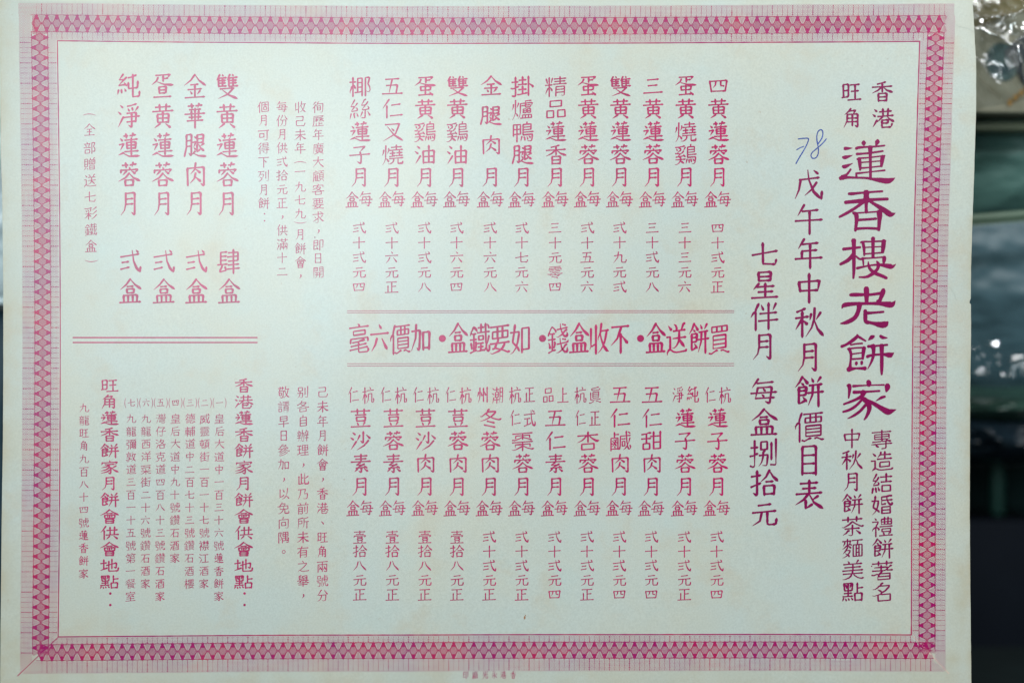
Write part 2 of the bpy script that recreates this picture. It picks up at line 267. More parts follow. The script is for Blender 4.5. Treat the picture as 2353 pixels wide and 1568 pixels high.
GLYPH_NUMBERS = [
[],
[],
[],
[],
[],
[],
[],
[77,[1,52,3,60,-2,78,-1,82,4,83,9,85,25,85,38],[0,85,38,61,38],[0,61,38,61,45,67,66,68,73],[2,68,73,10,73],[2,30,73,30,58,26,32,22,19,15,6,7,-6]],
[77,[3,42,82,56,67],[1,8,-5,18,8,22,9,28,9,31,13,53,29,73,49,77,54,78,59,78,60],[2,78,60,11,60],[2,28,9,30,6,35,2,42,0,54,-2,90,-1,96,4]],
[],
[],
[],
[],
[77,[1,41,1,48,-4,58,-4,63,-2],[0,63,-2,64,2,64,52,66,55,83,68,84,73],[2,84,73,38,73],[3,32,37,95,37],[3,36,83,29,80,25,69,20,62,19,56,19,-7],[2,18,52,13,50,6,38]],
[77,[3,55,50,42,72],[1,80,79,76,43,70,27,69,20],[2,69,20,66,18,62,12,51,2,36,-4],[3,13,6,20,13,27,14,45,22,48,29],[2,20,13,20,75],[1,93,-4,84,7,73,18,69,20]],
[77,[1,6,37,13,50,18,52],[1,54,81,48,64,37,47],[0,37,47,43,41,81,41],[2,81,41,79,9,76,-2,73,-4,66,-4,57,0],[2,56,41,55,29,50,13,44,4,33,-5],[3,70,81,75,71,80,58,93,42],[3,29,82,26,72,21,63,18,52,20,48,20,-7]],
[77,[3,21,-7,21,51,20,55,22,64,31,82],[1,5,38,13,51,20,55],[3,77,56,87,78],[3,47,58,39,77],[3,31,24,95,24],[3,63,-7,63,82],[3,35,48,91,48]],
[],
[77,[3,19,-7,19,50,18,54,19,63,27,81],[0,63,37,75,37],[0,75,37,75,16],[0,75,16,52,16],[0,52,16,52,37],[0,52,37,63,37],[2,63,37,63,68],[3,45,54,82,54],[0,37,1,89,1],[0,89,1,88,75],[0,88,75,37,74],[0,37,74,37,1],[2,18,54,12,51,6,43,5,35]],
[66,[3,57,2,51,2,34,-5,27,-2],[3,68,1,74,3,89,-4,97,-4],[0,39,30,39,10,40,9,86,9,87,10,87,39,86,40,40,40,39,39,39,30],[0,87,30,39,30],[0,71,50,87,50,88,51,88,65],[0,88,65,37,64],[0,37,64,37,50],[0,37,50,38,50,71,50],[0,53,50,53,76],[3,19,-7,19,49,17,52,19,63,26,81],[1,6,33,6,42,12,50,17,52],[0,39,20,87,20],[3,32,76,94,76],[0,71,50,71,76]],
[],
[88,[3,18,78,31,53],[3,94,42,6,42],[1,89,18,92,8,91,-1,89,-3,85,-4,65,-4],[0,65,-4,62,2,62,38],[0,62,38,49,42,36,38],[2,36,38,35,27,32,18,29,12,24,5,11,-3,2,-1],[3,83,78,71,53],[2,49,42,50,83]],
[77,[3,93,70,8,70],[1,92,11,91,0,87,-3,68,-4,62,-2],[0,62,-2,60,5,60,29],[0,50,53,22,52],[0,22,52,22,30],[0,22,30,60,29,79,30],[0,79,30,78,52],[0,78,52,50,53],[2,37,29,36,19,30,6,24,2,16,-2,3,-2],[1,50,83,50,53]],
[77,[1,3,0,12,-3,29,5,40,15,45,24,45,28],[0,45,28,53,31],[0,34,74,30,73,21,62,19,56,20,31],[0,20,31,83,31],[0,83,31,83,55],[2,83,55,19,56,12,54,11,53,2,53],[0,34,74,61,73,62,72],[2,62,72,55,58,50,53,49,39,49,34,59,27,59,2,60,-1,66,-3,88,-2,91,2,92,8,87,16],[1,36,84,34,74]],
[],
[77,[3,43,11,36,28,33,31,25,45],[3,78,10,71,28,68,31,66,39,60,45],[2,68,31,65,28,58,9],[1,49,-3,49,75],[1,22,10,30,28,33,31],[1,65,2,73,-3,79,-3,84,-1],[0,84,-1,85,55],[0,85,55,15,55],[2,15,55,15,-7],[3,7,75,93,75]],
[],
[],
[77,[3,37,27,69,16],[1,45,83,39,78,34,67],[1,98,34,88,30,80,32,62,39,55,43,54,45,46,47,45,49,33,60,34,67],[1,7,52,14,51,27,62,41,71,72,71,73,70],[2,73,70,72,65,69,62,54,47,46,45,44,42,27,34,8,29],[3,24,10,72,-5]],
[77,[1,9,-4,21,1,27,5,33,12,40,29,42,42],[3,6,43,16,48,28,64,34,77,42,81],[3,91,44,76,61,64,80],[0,16,48,22,42,77,42],[2,77,42,75,14,74,4,72,-1,68,-3,56,-4,47,1]],
[77,[1,7,-2,15,-3,19,-1,33,11,36,15,37,21],[0,37,21,40,23,44,29,49,46,49,53],[0,49,53,22,53],[3,68,17,68,71],[2,37,21,21,32],[3,7,75,56,75],[2,26,75,26,70,23,60,22,53,20,51,10,31],[3,71,-2,85,-4,88,-1,89,82]],
[77,[1,6,32,47,32],[2,47,32,46,9,43,-1,41,-3,33,-4,26,1],[3,27,44,25,22,21,11,16,3,11,-2,4,-3],[3,88,81,87,-1,86,-3,81,-4,73,-4,66,0],[3,66,71,66,17],[0,33,76,45,76],[0,45,76,45,50],[0,45,50,13,50],[0,13,50,13,76],[0,13,76,33,76]],
[77,[3,64,51,64,11],[3,6,65,94,65],[2,32,65,32,72,22,83],[3,84,53,84,2,83,-2,81,-4,72,-4,64,0],[1,27,-1,33,-4,40,-4,44,-3],[0,44,-3,44,49],[0,44,49,15,49],[2,15,49,15,-7],[0,44,33,15,33],[0,44,17,15,17],[1,75,82,69,72,68,65]],
[],
[],
[],
[88,[1,45,18,23,12,14,11],[2,14,11,14,69,15,70,38,77,47,76],[1,57,-8,57,73],[0,57,73,88,73],[2,88,73,87,15,85,12,77,11,66,16],[1,45,45,14,45]],
[88,[3,35,24,40,16,41,11,45,7,48,0],[1,70,19,79,15,86,16,87,18,88,74],[0,88,74,62,74],[2,62,74,62,-8],[0,15,35,46,35],[0,46,35,46,74,45,75,15,75],[0,15,75,14,3],[0,14,3,21,4,41,11],[0,46,55,15,55]],
[66,[1,7,51,13,48,31,49,42,46],[2,42,46,47,51,50,52,56,59],[3,17,-1,25,-4,45,0,63,7,72,12,76,16,82,17],[1,6,27,19,31,33,39,37,42],[0,37,42,36,47],[1,48,82,41,81,32,75,29,69],[1,99,30,90,28,72,36,62,42,61,45,63,48],[3,20,14,28,11,31,11,48,17,70,27],[3,20,26,27,24,43,30,54,36,61,36],[1,57,79,63,79,68,74,70,71],[2,70,71,67,70,36,68,29,69,20,67],[0,50,52,55,48,59,47,68,49,82,49,85,50],[2,85,50,83,55,78,58],[1,25,62,18,54,16,49],[2,63,48,65,50,66,54,72,62]],
[],
[88,[1,51,1,61,-4,76,-3,78,-1,78,73],[3,6,73,94,73],[0,19,21,53,21],[0,53,21,53,50],[0,53,50,19,51],[0,19,51,19,21]],
[77,[1,99,33,90,30,82,32,65,38,56,43,54,46,47,47,46,50,40,53,31,62,32,68],[1,3,54,12,54,24,64,38,70,73,70],[2,73,70,74,68,73,64,64,56,56,50,54,47,47,46,46,44,40,40,13,30,8,30,1,32],[0,24,0,75,0],[0,75,0,75,24],[0,75,24,24,24],[0,24,24,24,0],[2,32,68,41,83]],
[77,[3,49,83,42,80,39,71,33,70,26,63,15,56,5,56],[0,39,71,42,70,77,70],[2,77,70,76,64,73,61,61,48,52,42,49,42,37,31,12,25,3,28],[0,28,29,29,1],[0,29,1,81,1],[0,81,1,81,30],[0,81,30,44,30],[0,44,30,43,36],[0,43,36,43,44],[2,43,44,27,54]],
[],
[77,[1,63,0,70,-4,84,-4,86,-1,87,62],[0,87,62,14,63],[2,14,63,14,-7],[2,42,63,43,70,48,82],[0,34,16,66,16],[0,66,16,66,42],[0,66,42,34,43],[0,34,43,34,16]],
[77,[0,40,1,40,31],[0,40,31,12,32],[0,12,32,12,1],[0,12,1,40,1],[0,58,1,89,1],[0,89,1,88,32],[0,88,32,58,32],[0,58,32,58,1],[0,65,76,74,76],[0,74,76,73,50],[0,73,50,26,50],[0,26,50,26,76],[0,26,76,65,76]],
[],
[],
[],
[],
[77,[3,25,83,22,63,15,35,15,30,38,12,44,2],[1,5,60,43,60],[2,43,60,43,52,37,28,29,12,16,0,5,-4],[0,57,5,89,5],[0,89,5,89,69],[0,89,69,57,69],[2,57,69,57,-5]],
[77,[3,22,34,53,34,54,33,53,28,49,20,40,9,26,1,18,4],[1,56,7,29,21],[0,29,21,33,32,37,37,41,51],[3,89,18,93,11,93,8,91,-1,89,-4,84,-4,82,-3,78,0,75,7,70,22,68,34,66,54,66,83],[3,50,-4,58,-2,69,8,81,28,88,52],[1,94,66,15,66],[2,15,66,15,26,12,8,8,-2,9,-9],[3,89,74,76,82],[3,24,51,59,51]],
[77,[3,21,83,19,63,12,35,12,30,21,22,24,22,28,16,34,12,37,5],[1,8,-4,19,7,28,23,32,40,34,59],[2,34,59,6,60],[0,49,14,85,14],[0,85,14,85,-1],[0,85,-1,49,-1],[0,49,-1,49,29],[0,49,29,84,29,85,28,85,14],[2,70,77,71,64,75,52,80,43,84,39,90,38,92,40,94,44,91,50],[2,48,60,95,60],[1,67,44,48,41],[2,48,41,48,75,49,76,70,77,82,80,91,79]],
[],
[77,[1,88,57,88,71],[0,88,71,51,72,11,71],[2,11,71,11,57],[1,48,66,39,62,35,54],[3,2,24,12,22,23,24,29,20,70,20,80,25,89,23,96,26],[0,75,22,72,27,57,33,41,42,34,48,35,54],[1,8,44,16,43,27,50,41,56,69,56],[0,69,56,68,50,62,44,45,33,27,26],[0,27,26,26,22],[0,26,22,27,-1],[0,27,-1,74,-1],[0,74,-1,74,16,75,22],[1,49,83,51,72]],
[77,[1,11,58,11,72],[2,11,72,51,72,88,72,89,71,89,58],[3,15,18,85,18],[3,60,48,68,47,71,44,72,39,77,38,82,32],[3,6,-2,94,-2],[2,50,-1,50,31],[3,83,56,44,56,41,55,37,56,18,56],[1,16,36,35,35,68,38,72,39],[0,27,36,29,41,40,51,41,55],[2,51,72,49,83]],
[],
[66,[1,51,-5,63,-5,67,-3],[0,67,-3,68,1,68,25,74,40],[0,74,40,81,40,82,41,81,61],[0,81,61,20,62,19,61,19,40],[0,19,40,47,40],[0,47,40,53,29],[0,53,29,65,29,71,32],[1,91,27,71,32,68,40],[0,68,40,53,40],[0,53,40,47,29],[2,47,29,10,28],[3,38,2,29,8,23,17,5,17],[3,8,73,91,73],[0,82,51,19,51],[2,50,35,50,82],[1,95,17,29,17,26,14]],
[88,[3,86,-7,86,82],[3,12,-2,21,13,26,28,27,43,27,82],[3,56,79,56,-1],[3,16,58,12,43,6,32],[3,76,33,63,58],[3,45,32,39,50,34,57]],
[],
[],
[66,[1,24,-7,24,41],[0,24,41,56,41],[0,56,41,57,34],[1,41,-1,53,-4,58,-2,63,-4],[0,63,-4,73,5,81,19,86,35,88,48],[0,88,48,72,48,68,43],[1,97,-3,90,-2,81,8,74,22,68,43],[1,7,-5,11,10,14,30,14,72],[2,14,72,94,72],[3,48,48,56,62],[1,40,64,40,41],[1,70,66,72,59,68,43,62,34,57,34],[3,32,49,22,62],[0,58,-2,56,0,57,34],[1,50,84,54,79,54,72],[0,34,10,46,11],[0,46,11,46,28],[0,46,28,34,28],[0,34,28,34,10]],
[66,[0,84,22,83,34],[0,83,34,33,34,32,33,32,12,33,10,54,10,57,11,60,10,83,10,84,11,84,22],[0,57,11,57,45],[3,26,58,90,58],[2,70,45,70,66],[1,44,66,44,45],[3,51,3,43,3,31,-2,21,-5],[3,23,45,94,45],[1,7,-4,12,9,15,23,17,72],[2,17,72,93,72],[2,54,73,52,80,46,83],[3,67,5,92,-5],[0,84,22,32,22]],
[],
[88,[3,9,39,53,39],[0,31,39,31,5],[3,58,15,52,8,39,5,31,5,27,3,7,-1],[3,6,62,94,62],[3,70,81,87,72],[3,60,83,63,41,70,12,74,4,80,-3,88,-4,91,-1,93,9,93,12,89,20]],
[77,[2,65,3,71,3,72,4,78,14,82,27],[1,65,-7,65,77],[3,37,77,94,77],[2,42,3,49,4,53,10,59,25],[3,42,-8,42,58,53,72],[0,42,55,89,55],[3,70,21,84,6],[3,70,44,81,35,83,28],[1,5,1,12,-4,22,-3,25,1,27,19,27,31],[0,27,31,9,32],[0,9,32,10,53,11,54],[0,11,54,28,54],[0,28,54,28,75],[2,28,75,6,76],[1,61,6,55,14],[3,77,72,90,59,89,1,89,-3,87,-5,82,-5,75,-1],[2,55,38,61,29],[1,60,48,50,30,48,29,42,29],[2,65,29,71,29,73,31,83,48]],
[77,[3,33,47,33,-7],[1,56,35,35,35],[2,35,35,31,26,27,25,15,11,10,6,2,6],[3,61,60,78,70,86,78,93,80],[3,50,70,50,59,40,46],[3,94,53,80,42,68,33,60,33],[3,6,35,30,35,32,33,32,29,36,27,39,26,53,12],[3,94,25,85,14,74,5,62,-3,53,-1],[3,35,52,26,68],[3,58,77,49,78,36,75,15,73,3,75],[3,20,48,12,63]],
[77,[1,7,27,8,34,16,41,21,43],[0,43,31,43,15],[0,43,15,68,15],[0,68,15,68,48],[0,68,48,43,48],[0,43,48,43,31],[0,68,31,43,31],[3,34,44,34,52,42,63,45,65,46,71,51,82],[3,7,61,17,68,26,80,33,81],[3,22,-7,22,39,21,43,23,50,29,61],[1,62,0,68,-4,76,-4,82,-3,84,0,86,13,88,65],[0,88,65,45,65]],
[77,[3,93,38,35,38],[3,56,3,43,16],[2,77,37,76,-2,75,-4,72,-5,60,-3],[0,44,64,85,64],[0,85,64,85,52,84,51,45,51],[0,45,51,44,77],[0,44,77,85,78],[0,85,78,85,64],[3,30,60,22,49,20,42,21,39,21,-7],[2,20,42,15,41,5,31],[3,30,82,18,70,6,60],[3,33,23,95,23]],
[77,[3,60,23,67,11],[1,64,83,62,62,56,57,56,40],[3,95,28,32,28],[3,33,73,95,73],[3,29,61,22,48,20,40,21,37,21,-7],[2,20,40,15,39,6,29],[1,78,7,77,-2,75,-3,52,-3],[2,52,-3,50,3,50,16],[0,72,59,89,59],[0,89,59,88,40],[0,88,40,40,41],[0,40,41,40,59],[0,40,59,72,59],[3,32,-2,39,16],[3,94,-2,83,17],[0,72,59,72,40],[3,30,83,17,70,5,56]],
[],
[77,[2,57,46,95,46],[2,80,46,80,-7],[3,9,-8,8,-1,11,10,13,20,13,70,14,71,33,74,41,77,50,75],[1,45,-4,52,8,56,20,57,35,57,70],[2,57,70,91,78],[0,13,55,40,55],[0,40,55,40,33],[0,40,33,13,33]],
[],
[77,[3,6,60,30,60],[1,44,-2,56,-4,59,0,62,32],[2,62,32,34,32],[3,30,39,21,37,15,33,3,32],[1,4,-1,11,-5,16,-4],[2,16,-4,18,0,18,83],[1,89,83,89,0,87,-4],[2,87,-4,72,-2],[3,52,47,47,42,46,26,42,10,38,3,32,-4],[3,74,14,74,73],[0,60,76,57,77,39,77],[0,39,77,39,51],[0,39,51,60,51],[0,60,51,60,76]],
[77,[3,75,-7,75,83],[2,76,47,81,46,93,36,94,28],[3,32,60,5,60],[3,66,67,35,67],[3,29,2,36,1,70,7],[3,1,32,8,30,17,32,23,36,34,38],[3,5,-3,15,-5,18,-4,20,0,20,83],[3,32,47,69,47],[2,50,48,50,83],[3,67,24,34,24],[2,50,4,50,40]],
[77,[3,46,34,46,41,56,56,61,83],[2,56,56,57,48,61,36,66,25,69,22,71,15,86,0,95,-3],[2,56,56,61,61,95,61],[2,84,61,84,54,79,36,74,23,72,22,69,15,57,3,46,-4],[3,36,-7,36,81],[0,36,23,28,22,20,19,13,18],[3,8,9,11,15,13,18,13,72]],
[77,[1,12,0,19,-4,29,-3],[0,29,-3,30,-1,30,20,32,23,39,27,41,32],[2,41,32,37,33,9,33],[3,53,35,53,42,57,48,67,60,94,60],[2,84,60,80,36,73,18,67,10,61,3,49,-4],[3,95,-3,87,0,77,10,69,25,66,34,62,55,67,83],[3,55,22,50,17,4,11],[3,6,69,53,69],[2,31,69,27,84],[0,37,58,44,58,45,57,44,44],[0,44,44,15,44],[0,15,44,15,58],[0,15,58,37,58]],
[77,[1,24,1,29,-4,37,-4,40,-3,43,1],[0,43,1,47,-2,52,-3,64,6,69,12,78,27,83,46,85,61],[0,43,1,45,17,47,43],[1,96,-3,85,1,75,12,67,27,62,46,59,48],[1,66,83,63,62,60,58,59,48],[0,12,38,15,37,31,37],[0,31,37,31,15],[0,31,15,14,15],[2,14,15,14,35,11,42,14,49,17,51,17,61,21,64,21,83],[3,39,60,39,83],[0,17,51,46,51],[0,46,51,47,43],[0,59,48,55,47,52,43,47,43],[3,53,71,5,71],[2,63,62,95,61]],
[],
[88,[0,24,48,25,21],[0,25,21,76,22],[0,76,22,76,75],[0,76,75,24,75],[0,24,75,24,48],[0,76,48,24,48],[3,93,0,7,0]],
[88,[0,19,59,80,59],[0,80,59,80,41],[0,80,41,19,41],[0,19,41,19,76],[0,19,76,80,76],[0,80,76,80,59],[3,5,19,95,19],[2,50,41,50,-8]],
[],
[],
[],
[],
[77,[1,8,29,23,43,26,44,32,49,78,49],[2,78,49,78,-1,77,-3,71,-4,64,-4,56,0],[3,29,-7,29,47,35,65,39,70,42,82],[0,78,15,29,15],[0,78,32,29,32],[3,7,67,93,67]],
[88,[1,93,39,55,39,50,36],[2,50,36,45,39,6,39],[2,50,36,43,32,38,25,19,8,3,3],[3,50,-7,50,83],[3,14,64,87,64],[2,50,36,57,32,61,26,79,9,97,3]],
[77,[3,50,32,50,83],[1,5,34,25,44,35,53,41,62,50,65],[3,94,66,6,66],[2,50,65,58,62,60,58,69,49,83,39,89,36,99,38],[0,76,-1,76,25],[0,76,25,23,25],[0,23,25,23,-1],[0,23,-1,76,-1]],
[77,[3,23,83,23,-7],[3,36,59,6,59],[3,61,82,70,68],[1,35,-5,46,6,50,16,51,23,52,45],[0,52,45,78,45],[0,78,45,78,1,80,-3],[2,80,-3,89,-4,92,-2,94,10,90,17],[1,7,12,7,20,14,31,17,42,22,45],[3,94,63,41,63],[1,35,26,36,33,30,43,22,45]],
[66,[1,18,9,18,22,19,23,47,23],[2,47,23,53,13,56,13,71,4,90,-2,99,0],[1,3,-1,11,-2,21,0,37,8,47,13,53,23],[0,53,23,81,23,82,23],[2,82,23,82,10],[3,93,75,7,75],[3,90,42,53,56,47,65,21,65,20,64,20,54],[1,6,46,15,44,36,51,44,55,47,56,53,65,80,65],[2,80,65,80,53],[1,50,46,50,75],[2,50,34,50,-8],[3,94,34,6,34]],
[77,[3,19,-7,19,83],[2,18,44,23,46,25,44,30,29],[1,58,-7,58,76],[0,58,76,39,76],[0,39,76,39,12],[0,58,56,39,56],[0,58,35,39,35],[1,7,10,7,20,10,26,13,37,18,44],[1,28,12,39,12,45,12,58,15],[3,32,61,6,61],[1,72,-8,72,77],[0,72,77,87,77,90,75],[2,90,75,83,48,90,33,92,20,89,13,87,12,82,12,76,16]],
[77,[3,38,61,59,61,61,60,65,59,70,60,71,61,93,61],[3,65,39,65,83],[3,42,80,53,67],[1,31,30,32,37,31,39,27,46,20,51,17,61],[2,17,61,6,61],[3,61,37,59,29,54,24,51,17,50,13,51,11,74,3,87,-3,94,-2],[3,36,26,94,26],[2,65,59,70,59,72,55,80,49,94,42],[1,7,10,7,20,25,61],[2,25,61,34,61],[1,33,-1,40,-4,61,2,74,11,79,20,79,26],[3,21,83,21,-8],[3,75,65,87,80],[2,65,59,61,59,52,49,44,43,35,42]],
[66,[3,95,21,35,21],[3,32,61,7,61],[2,20,46,24,46,28,44,32,36,31,29],[3,22,-7,22,43,20,46,22,83],[1,91,-4,48,9],[2,79,21,78,14,73,6,55,-2,35,-5],[1,36,65,62,65],[0,62,65,68,75],[0,68,75,86,75],[0,86,75,86,74,86,55,85,54,68,54],[0,68,54,62,44],[0,62,44,43,44],[0,43,44,42,33],[0,42,33,43,32,87,32,88,33,87,44],[0,87,44,68,44],[0,68,44,62,54],[0,62,54,45,54],[0,45,54,45,75],[0,45,75,62,75],[0,62,75,68,65],[0,68,65,86,65],[2,20,46,16,42,13,31,7,20,7,13],[0,65,70,65,36,58,28,57,23,51,18,48,9],[1,40,6,48,9]],
[],
[88,[3,91,21,93,8,90,0,85,-1,69,-1,65,0,63,2,62,10,62,83],[2,35,49,53,49],[2,35,3,35,83],[1,16,63,16,0],[2,16,0,53,5],[2,62,44,70,45,90,58]],
[66,[1,22,33,28,38,33,45,38,49,39,52],[2,39,52,53,52],[3,23,52,35,52,39,45,44,44,50,39],[2,38,64,38,30],[1,54,33,61,38,70,49,73,50],[1,73,30,73,64],[3,19,-2,94,-2],[2,57,-2,57,28],[3,53,66,46,67,38,64,24,63],[1,34,21,34,-2],[3,88,66,81,67,73,64,60,63,55,66],[1,7,-5,12,10,15,24,16,76],[2,16,76,93,76],[1,84,16,57,16],[3,92,52,78,52,73,50,70,50,68,52,57,52],[2,73,50,77,50,83,41,89,35,97,35]],
[],
[66,[3,94,73,54,73,51,74,48,73,6,73],[3,90,11,8,6],[2,47,23,47,2,48,-1,50,-3,87,-4,90,-2,92,1,90,8],[1,77,30,71,33,49,30,44,19],[2,44,19,13,17],[1,10,26,11,39],[2,11,39,89,39,90,38,90,27],[1,20,28,44,29],[0,44,29,50,19],[2,50,19,84,21],[1,43,83,49,80,51,74],[0,24,51,23,61,24,62,76,62,77,61,77,51,76,50,27,50,24,51]],
[77,[1,19,60,50,59],[2,50,59,52,41,50,38,50,-1,47,-4,43,-4,37,-4,29,0],[1,6,40,32,40,33,39],[2,33,39,32,32,27,22,20,13,8,2],[3,66,68,34,80,26,77],[1,92,53,72,38,63,32],[1,93,4,86,5,75,13,65,25,63,32,59,34,57,39,52,41]],
[77,[3,26,1,34,-4,47,-4,49,-1,49,28,51,47,50,53,50,83],[3,7,63,93,63],[0,81,63,81,72],[2,81,72,64,80],[2,51,47,56,44,61,34,65,32,66,27,79,13,89,6,97,7],[3,22,46,31,34],[1,85,52,69,34,65,32],[1,8,6,41,25,49,28]],
[88,[3,11,-4,23,16,28,30],[3,11,79,30,69],[3,25,43,7,52],[3,33,2,95,2],[3,38,71,90,71],[0,63,2,63,70]],
[],
[],
[77,[3,12,79,29,68],[1,46,82,53,70,52,65],[0,52,65,64,62,75,66],[2,75,66,76,69,81,80,89,83],[3,36,62,93,62],[3,33,19,95,19],[3,7,52,25,42],[3,90,40,39,40],[1,64,-7,64,62],[3,10,-2,24,25,23,32]],
[77,[0,42,28,43,-1],[0,43,-1,83,-1],[0,83,-1,83,24,84,28],[3,26,30,38,30,47,25,81,25,87,30,97,32],[0,84,28,85,32],[0,85,32,74,37,60,47,49,60,48,67],[0,42,28,44,33,55,38,66,47,77,61,79,68,78,70],[0,78,70,54,70,48,67],[3,11,-3,25,25],[3,29,70,9,79],[3,23,44,7,53],[3,29,49,48,67,54,83]],
[],
[],
[77,[1,41,35,46,31,48,21,51,18,54,9,56,8,61,8],[2,61,56,61,-6],[1,47,83,47,57],[0,47,57,61,56,76,57],[2,76,57,76,83],[3,29,71,95,71],[1,39,6,45,18,48,21],[3,6,52,20,44],[1,76,-5,87,-5,89,-3,89,42],[0,89,42,34,42],[2,34,42,34,-8],[3,72,36,75,28,76,22,79,20,83,7],[0,76,22,73,19,68,9,61,8],[3,21,33,23,25,10,1,11,-6],[3,9,80,25,69]],
[77,[3,21,43,6,53],[1,73,0,80,-4,87,-4,89,-2,90,76],[0,90,76,70,77],[2,70,77,69,24,67,9,60,-5],[3,26,14,62,14],[1,44,-7,44,28],[0,33,42,57,42],[0,44,56,56,55,57,54,56,28],[0,56,28,33,28],[0,33,28,33,55],[0,33,55,44,56],[0,70,53,89,53],[3,61,69,28,69],[0,90,30,70,30],[3,10,-4,21,27],[2,44,56,44,83],[3,9,80,23,70]],
[55,[1,40,63,44,56],[0,44,56,31,55],[0,31,55,32,59,37,65,37,68],[2,37,68,40,69,42,74],[3,47,72,70,72],[2,59,72,59,78,54,83],[3,46,38,43,49],[3,72,35,75,49],[3,20,73,9,79],[1,92,56,77,55],[0,77,55,78,59,83,65],[0,83,65,77,72],[2,77,72,82,83],[0,81,69,86,69],[2,86,69,88,72,93,74],[1,57,-1,65,-5,80,-5,83,-2,85,2,86,9],[0,86,9,37,9,36,10],[0,36,10,36,14,37,19],[2,37,19,82,19,83,20,83,29,82,30,31,30],[3,93,36,89,50],[1,33,84,34,79,30,72,29,68],[0,29,68,37,68],[3,37,36,35,47],[3,18,46,5,52],[3,50,56,68,56],[3,84,35,83,44,79,48],[3,50,64,68,64],[3,10,-4,20,22,19,28],[3,28,48,25,34],[0,66,41,66,48],[0,66,48,52,48],[0,52,48,52,38],[0,52,38,66,38],[0,66,38,66,41]],
[66,[3,39,45,62,45],[3,68,45,92,45],[3,33,67,34,61,28,45],[2,50,32,50,54],[3,45,72,89,72],[3,37,21,95,21],[2,79,32,79,54],[1,66,82,66,60],[3,39,59,94,59],[3,37,30,62,33],[3,6,38,10,47,12,62],[3,7,-5,15,7,20,23,21,82],[2,73,20,73,3,73,-1,75,-4,90,-4,92,-2,94,7],[1,32,5,32,11,28,17,24,21,20,23],[1,30,-2,39,-4,46,0,51,4,54,10,55,20],[3,94,32,65,32]],
[66,[1,85,54,82,46],[0,82,46,66,46,63,47,62,51,62,75],[2,62,75,88,75],[0,53,29,53,38],[0,53,38,65,38],[0,65,38,71,21],[0,71,21,84,21],[0,84,21,84,29],[0,84,29,84,37],[0,84,37,83,38,71,38],[0,71,38,65,21],[0,65,21,53,21],[0,53,21,53,29],[3,7,-8,14,7,19,22,20,81],[1,41,-3,88,-3],[0,88,-3,87,11],[0,87,11,50,11],[0,50,11,50,-3],[3,33,67,26,46],[1,81,56,65,55],[0,65,55,59,65],[0,59,65,41,64],[2,41,64,40,21,38,10,32,-5],[0,53,29,84,29],[3,11,62,10,49,6,38],[1,30,6,24,19,19,22],[1,47,54,59,54],[0,59,54,65,65],[0,65,65,90,65,91,64],[2,91,64,89,55],[0,75,11,75,-3],[0,62,11,62,-3]],
[77,[3,5,6,18,10,21,13,37,15],[3,96,-1,32,-1],[0,88,57,88,38],[0,88,38,44,38],[0,44,38,44,76],[0,44,76,87,76,88,75,88,57],[0,66,76,66,-1],[0,88,57,44,57],[3,93,19,40,19],[0,21,13,20,73],[3,5,73,35,73],[3,6,45,34,45]],
[88,[3,5,73,25,75,35,79,46,78],[1,56,83,56,1],[0,56,1,85,1],[2,85,1,85,83],[0,25,75,25,29],[0,25,29,11,28],[0,11,28,11,2],[0,11,2,39,2],[0,39,2,39,28],[0,39,28,25,29],[0,85,32,56,32],[3,4,52,45,52],[1,43,61,85,61]],
[77,[0,51,1,51,72],[1,98,3,90,-2,60,-2,54,-1,51,1,43,3,37,6,32,12,27,21,23,22],[1,77,51,84,64,85,72],[2,85,72,10,72],[1,86,38,51,38],[3,10,-2,17,9,20,20,23,22,23,35,25,48]],
[],
[77,[0,47,72,20,71],[0,20,71,20,42],[0,20,42,79,42,80,43,80,71],[0,80,71,47,72],[0,80,57,20,57],[3,6,-2,93,-2],[1,49,83,47,72],[3,87,28,13,28],[3,17,13,83,13],[0,50,28,50,-2]],
[],
[],
[66,[0,32,39,35,44],[0,35,44,76,44],[0,76,44,79,39],[0,79,39,79,24,78,23,33,23,32,25,32,52,34,54,78,54,79,53,79,39],[1,94,13,16,13],[2,16,13,15,54],[3,4,-2,13,-4,27,0,35,4,42,3],[0,79,39,76,34],[0,76,34,35,34],[0,35,34,32,39],[1,89,71,82,64,30,64,24,66],[0,24,66,23,74],[2,23,74,49,76,71,79,79,77],[3,58,3,66,5,87,-4,97,-3]],
[77,[0,77,38,73,27],[0,73,27,27,27],[0,27,27,23,38],[1,9,72,46,72],[0,46,72,51,60],[0,51,60,76,60],[0,76,60,77,14],[0,77,38,23,38],[1,91,72,53,72,44,60,24,60,23,59,23,14],[3,94,14,6,14],[2,49,66,51,83],[0,77,38,73,48],[0,73,48,27,48],[0,27,48,23,38],[3,42,4,35,5,28,1,13,-4,4,-2],[3,59,6,88,-3,95,-2]],
[],
[66,[3,16,81,24,70],[3,37,-3,95,-3],[0,45,61,89,61],[2,73,49,74,83],[0,59,74,46,73,45,72,45,50],[0,45,50,88,49,89,50,88,73],[0,88,73,59,74],[2,59,49,59,83],[1,54,10,58,-3],[1,7,63,31,63],[2,31,63,30,57,24,46,21,37,21,-7],[1,85,10,79,8,76,-3],[3,94,39,39,39],[2,21,37,28,36,34,29,34,22],[1,6,20,8,28,15,35,21,37],[0,75,15,85,15],[0,85,15,85,28],[0,85,28,48,28],[0,48,28,48,15],[0,48,15,75,15]],
[],
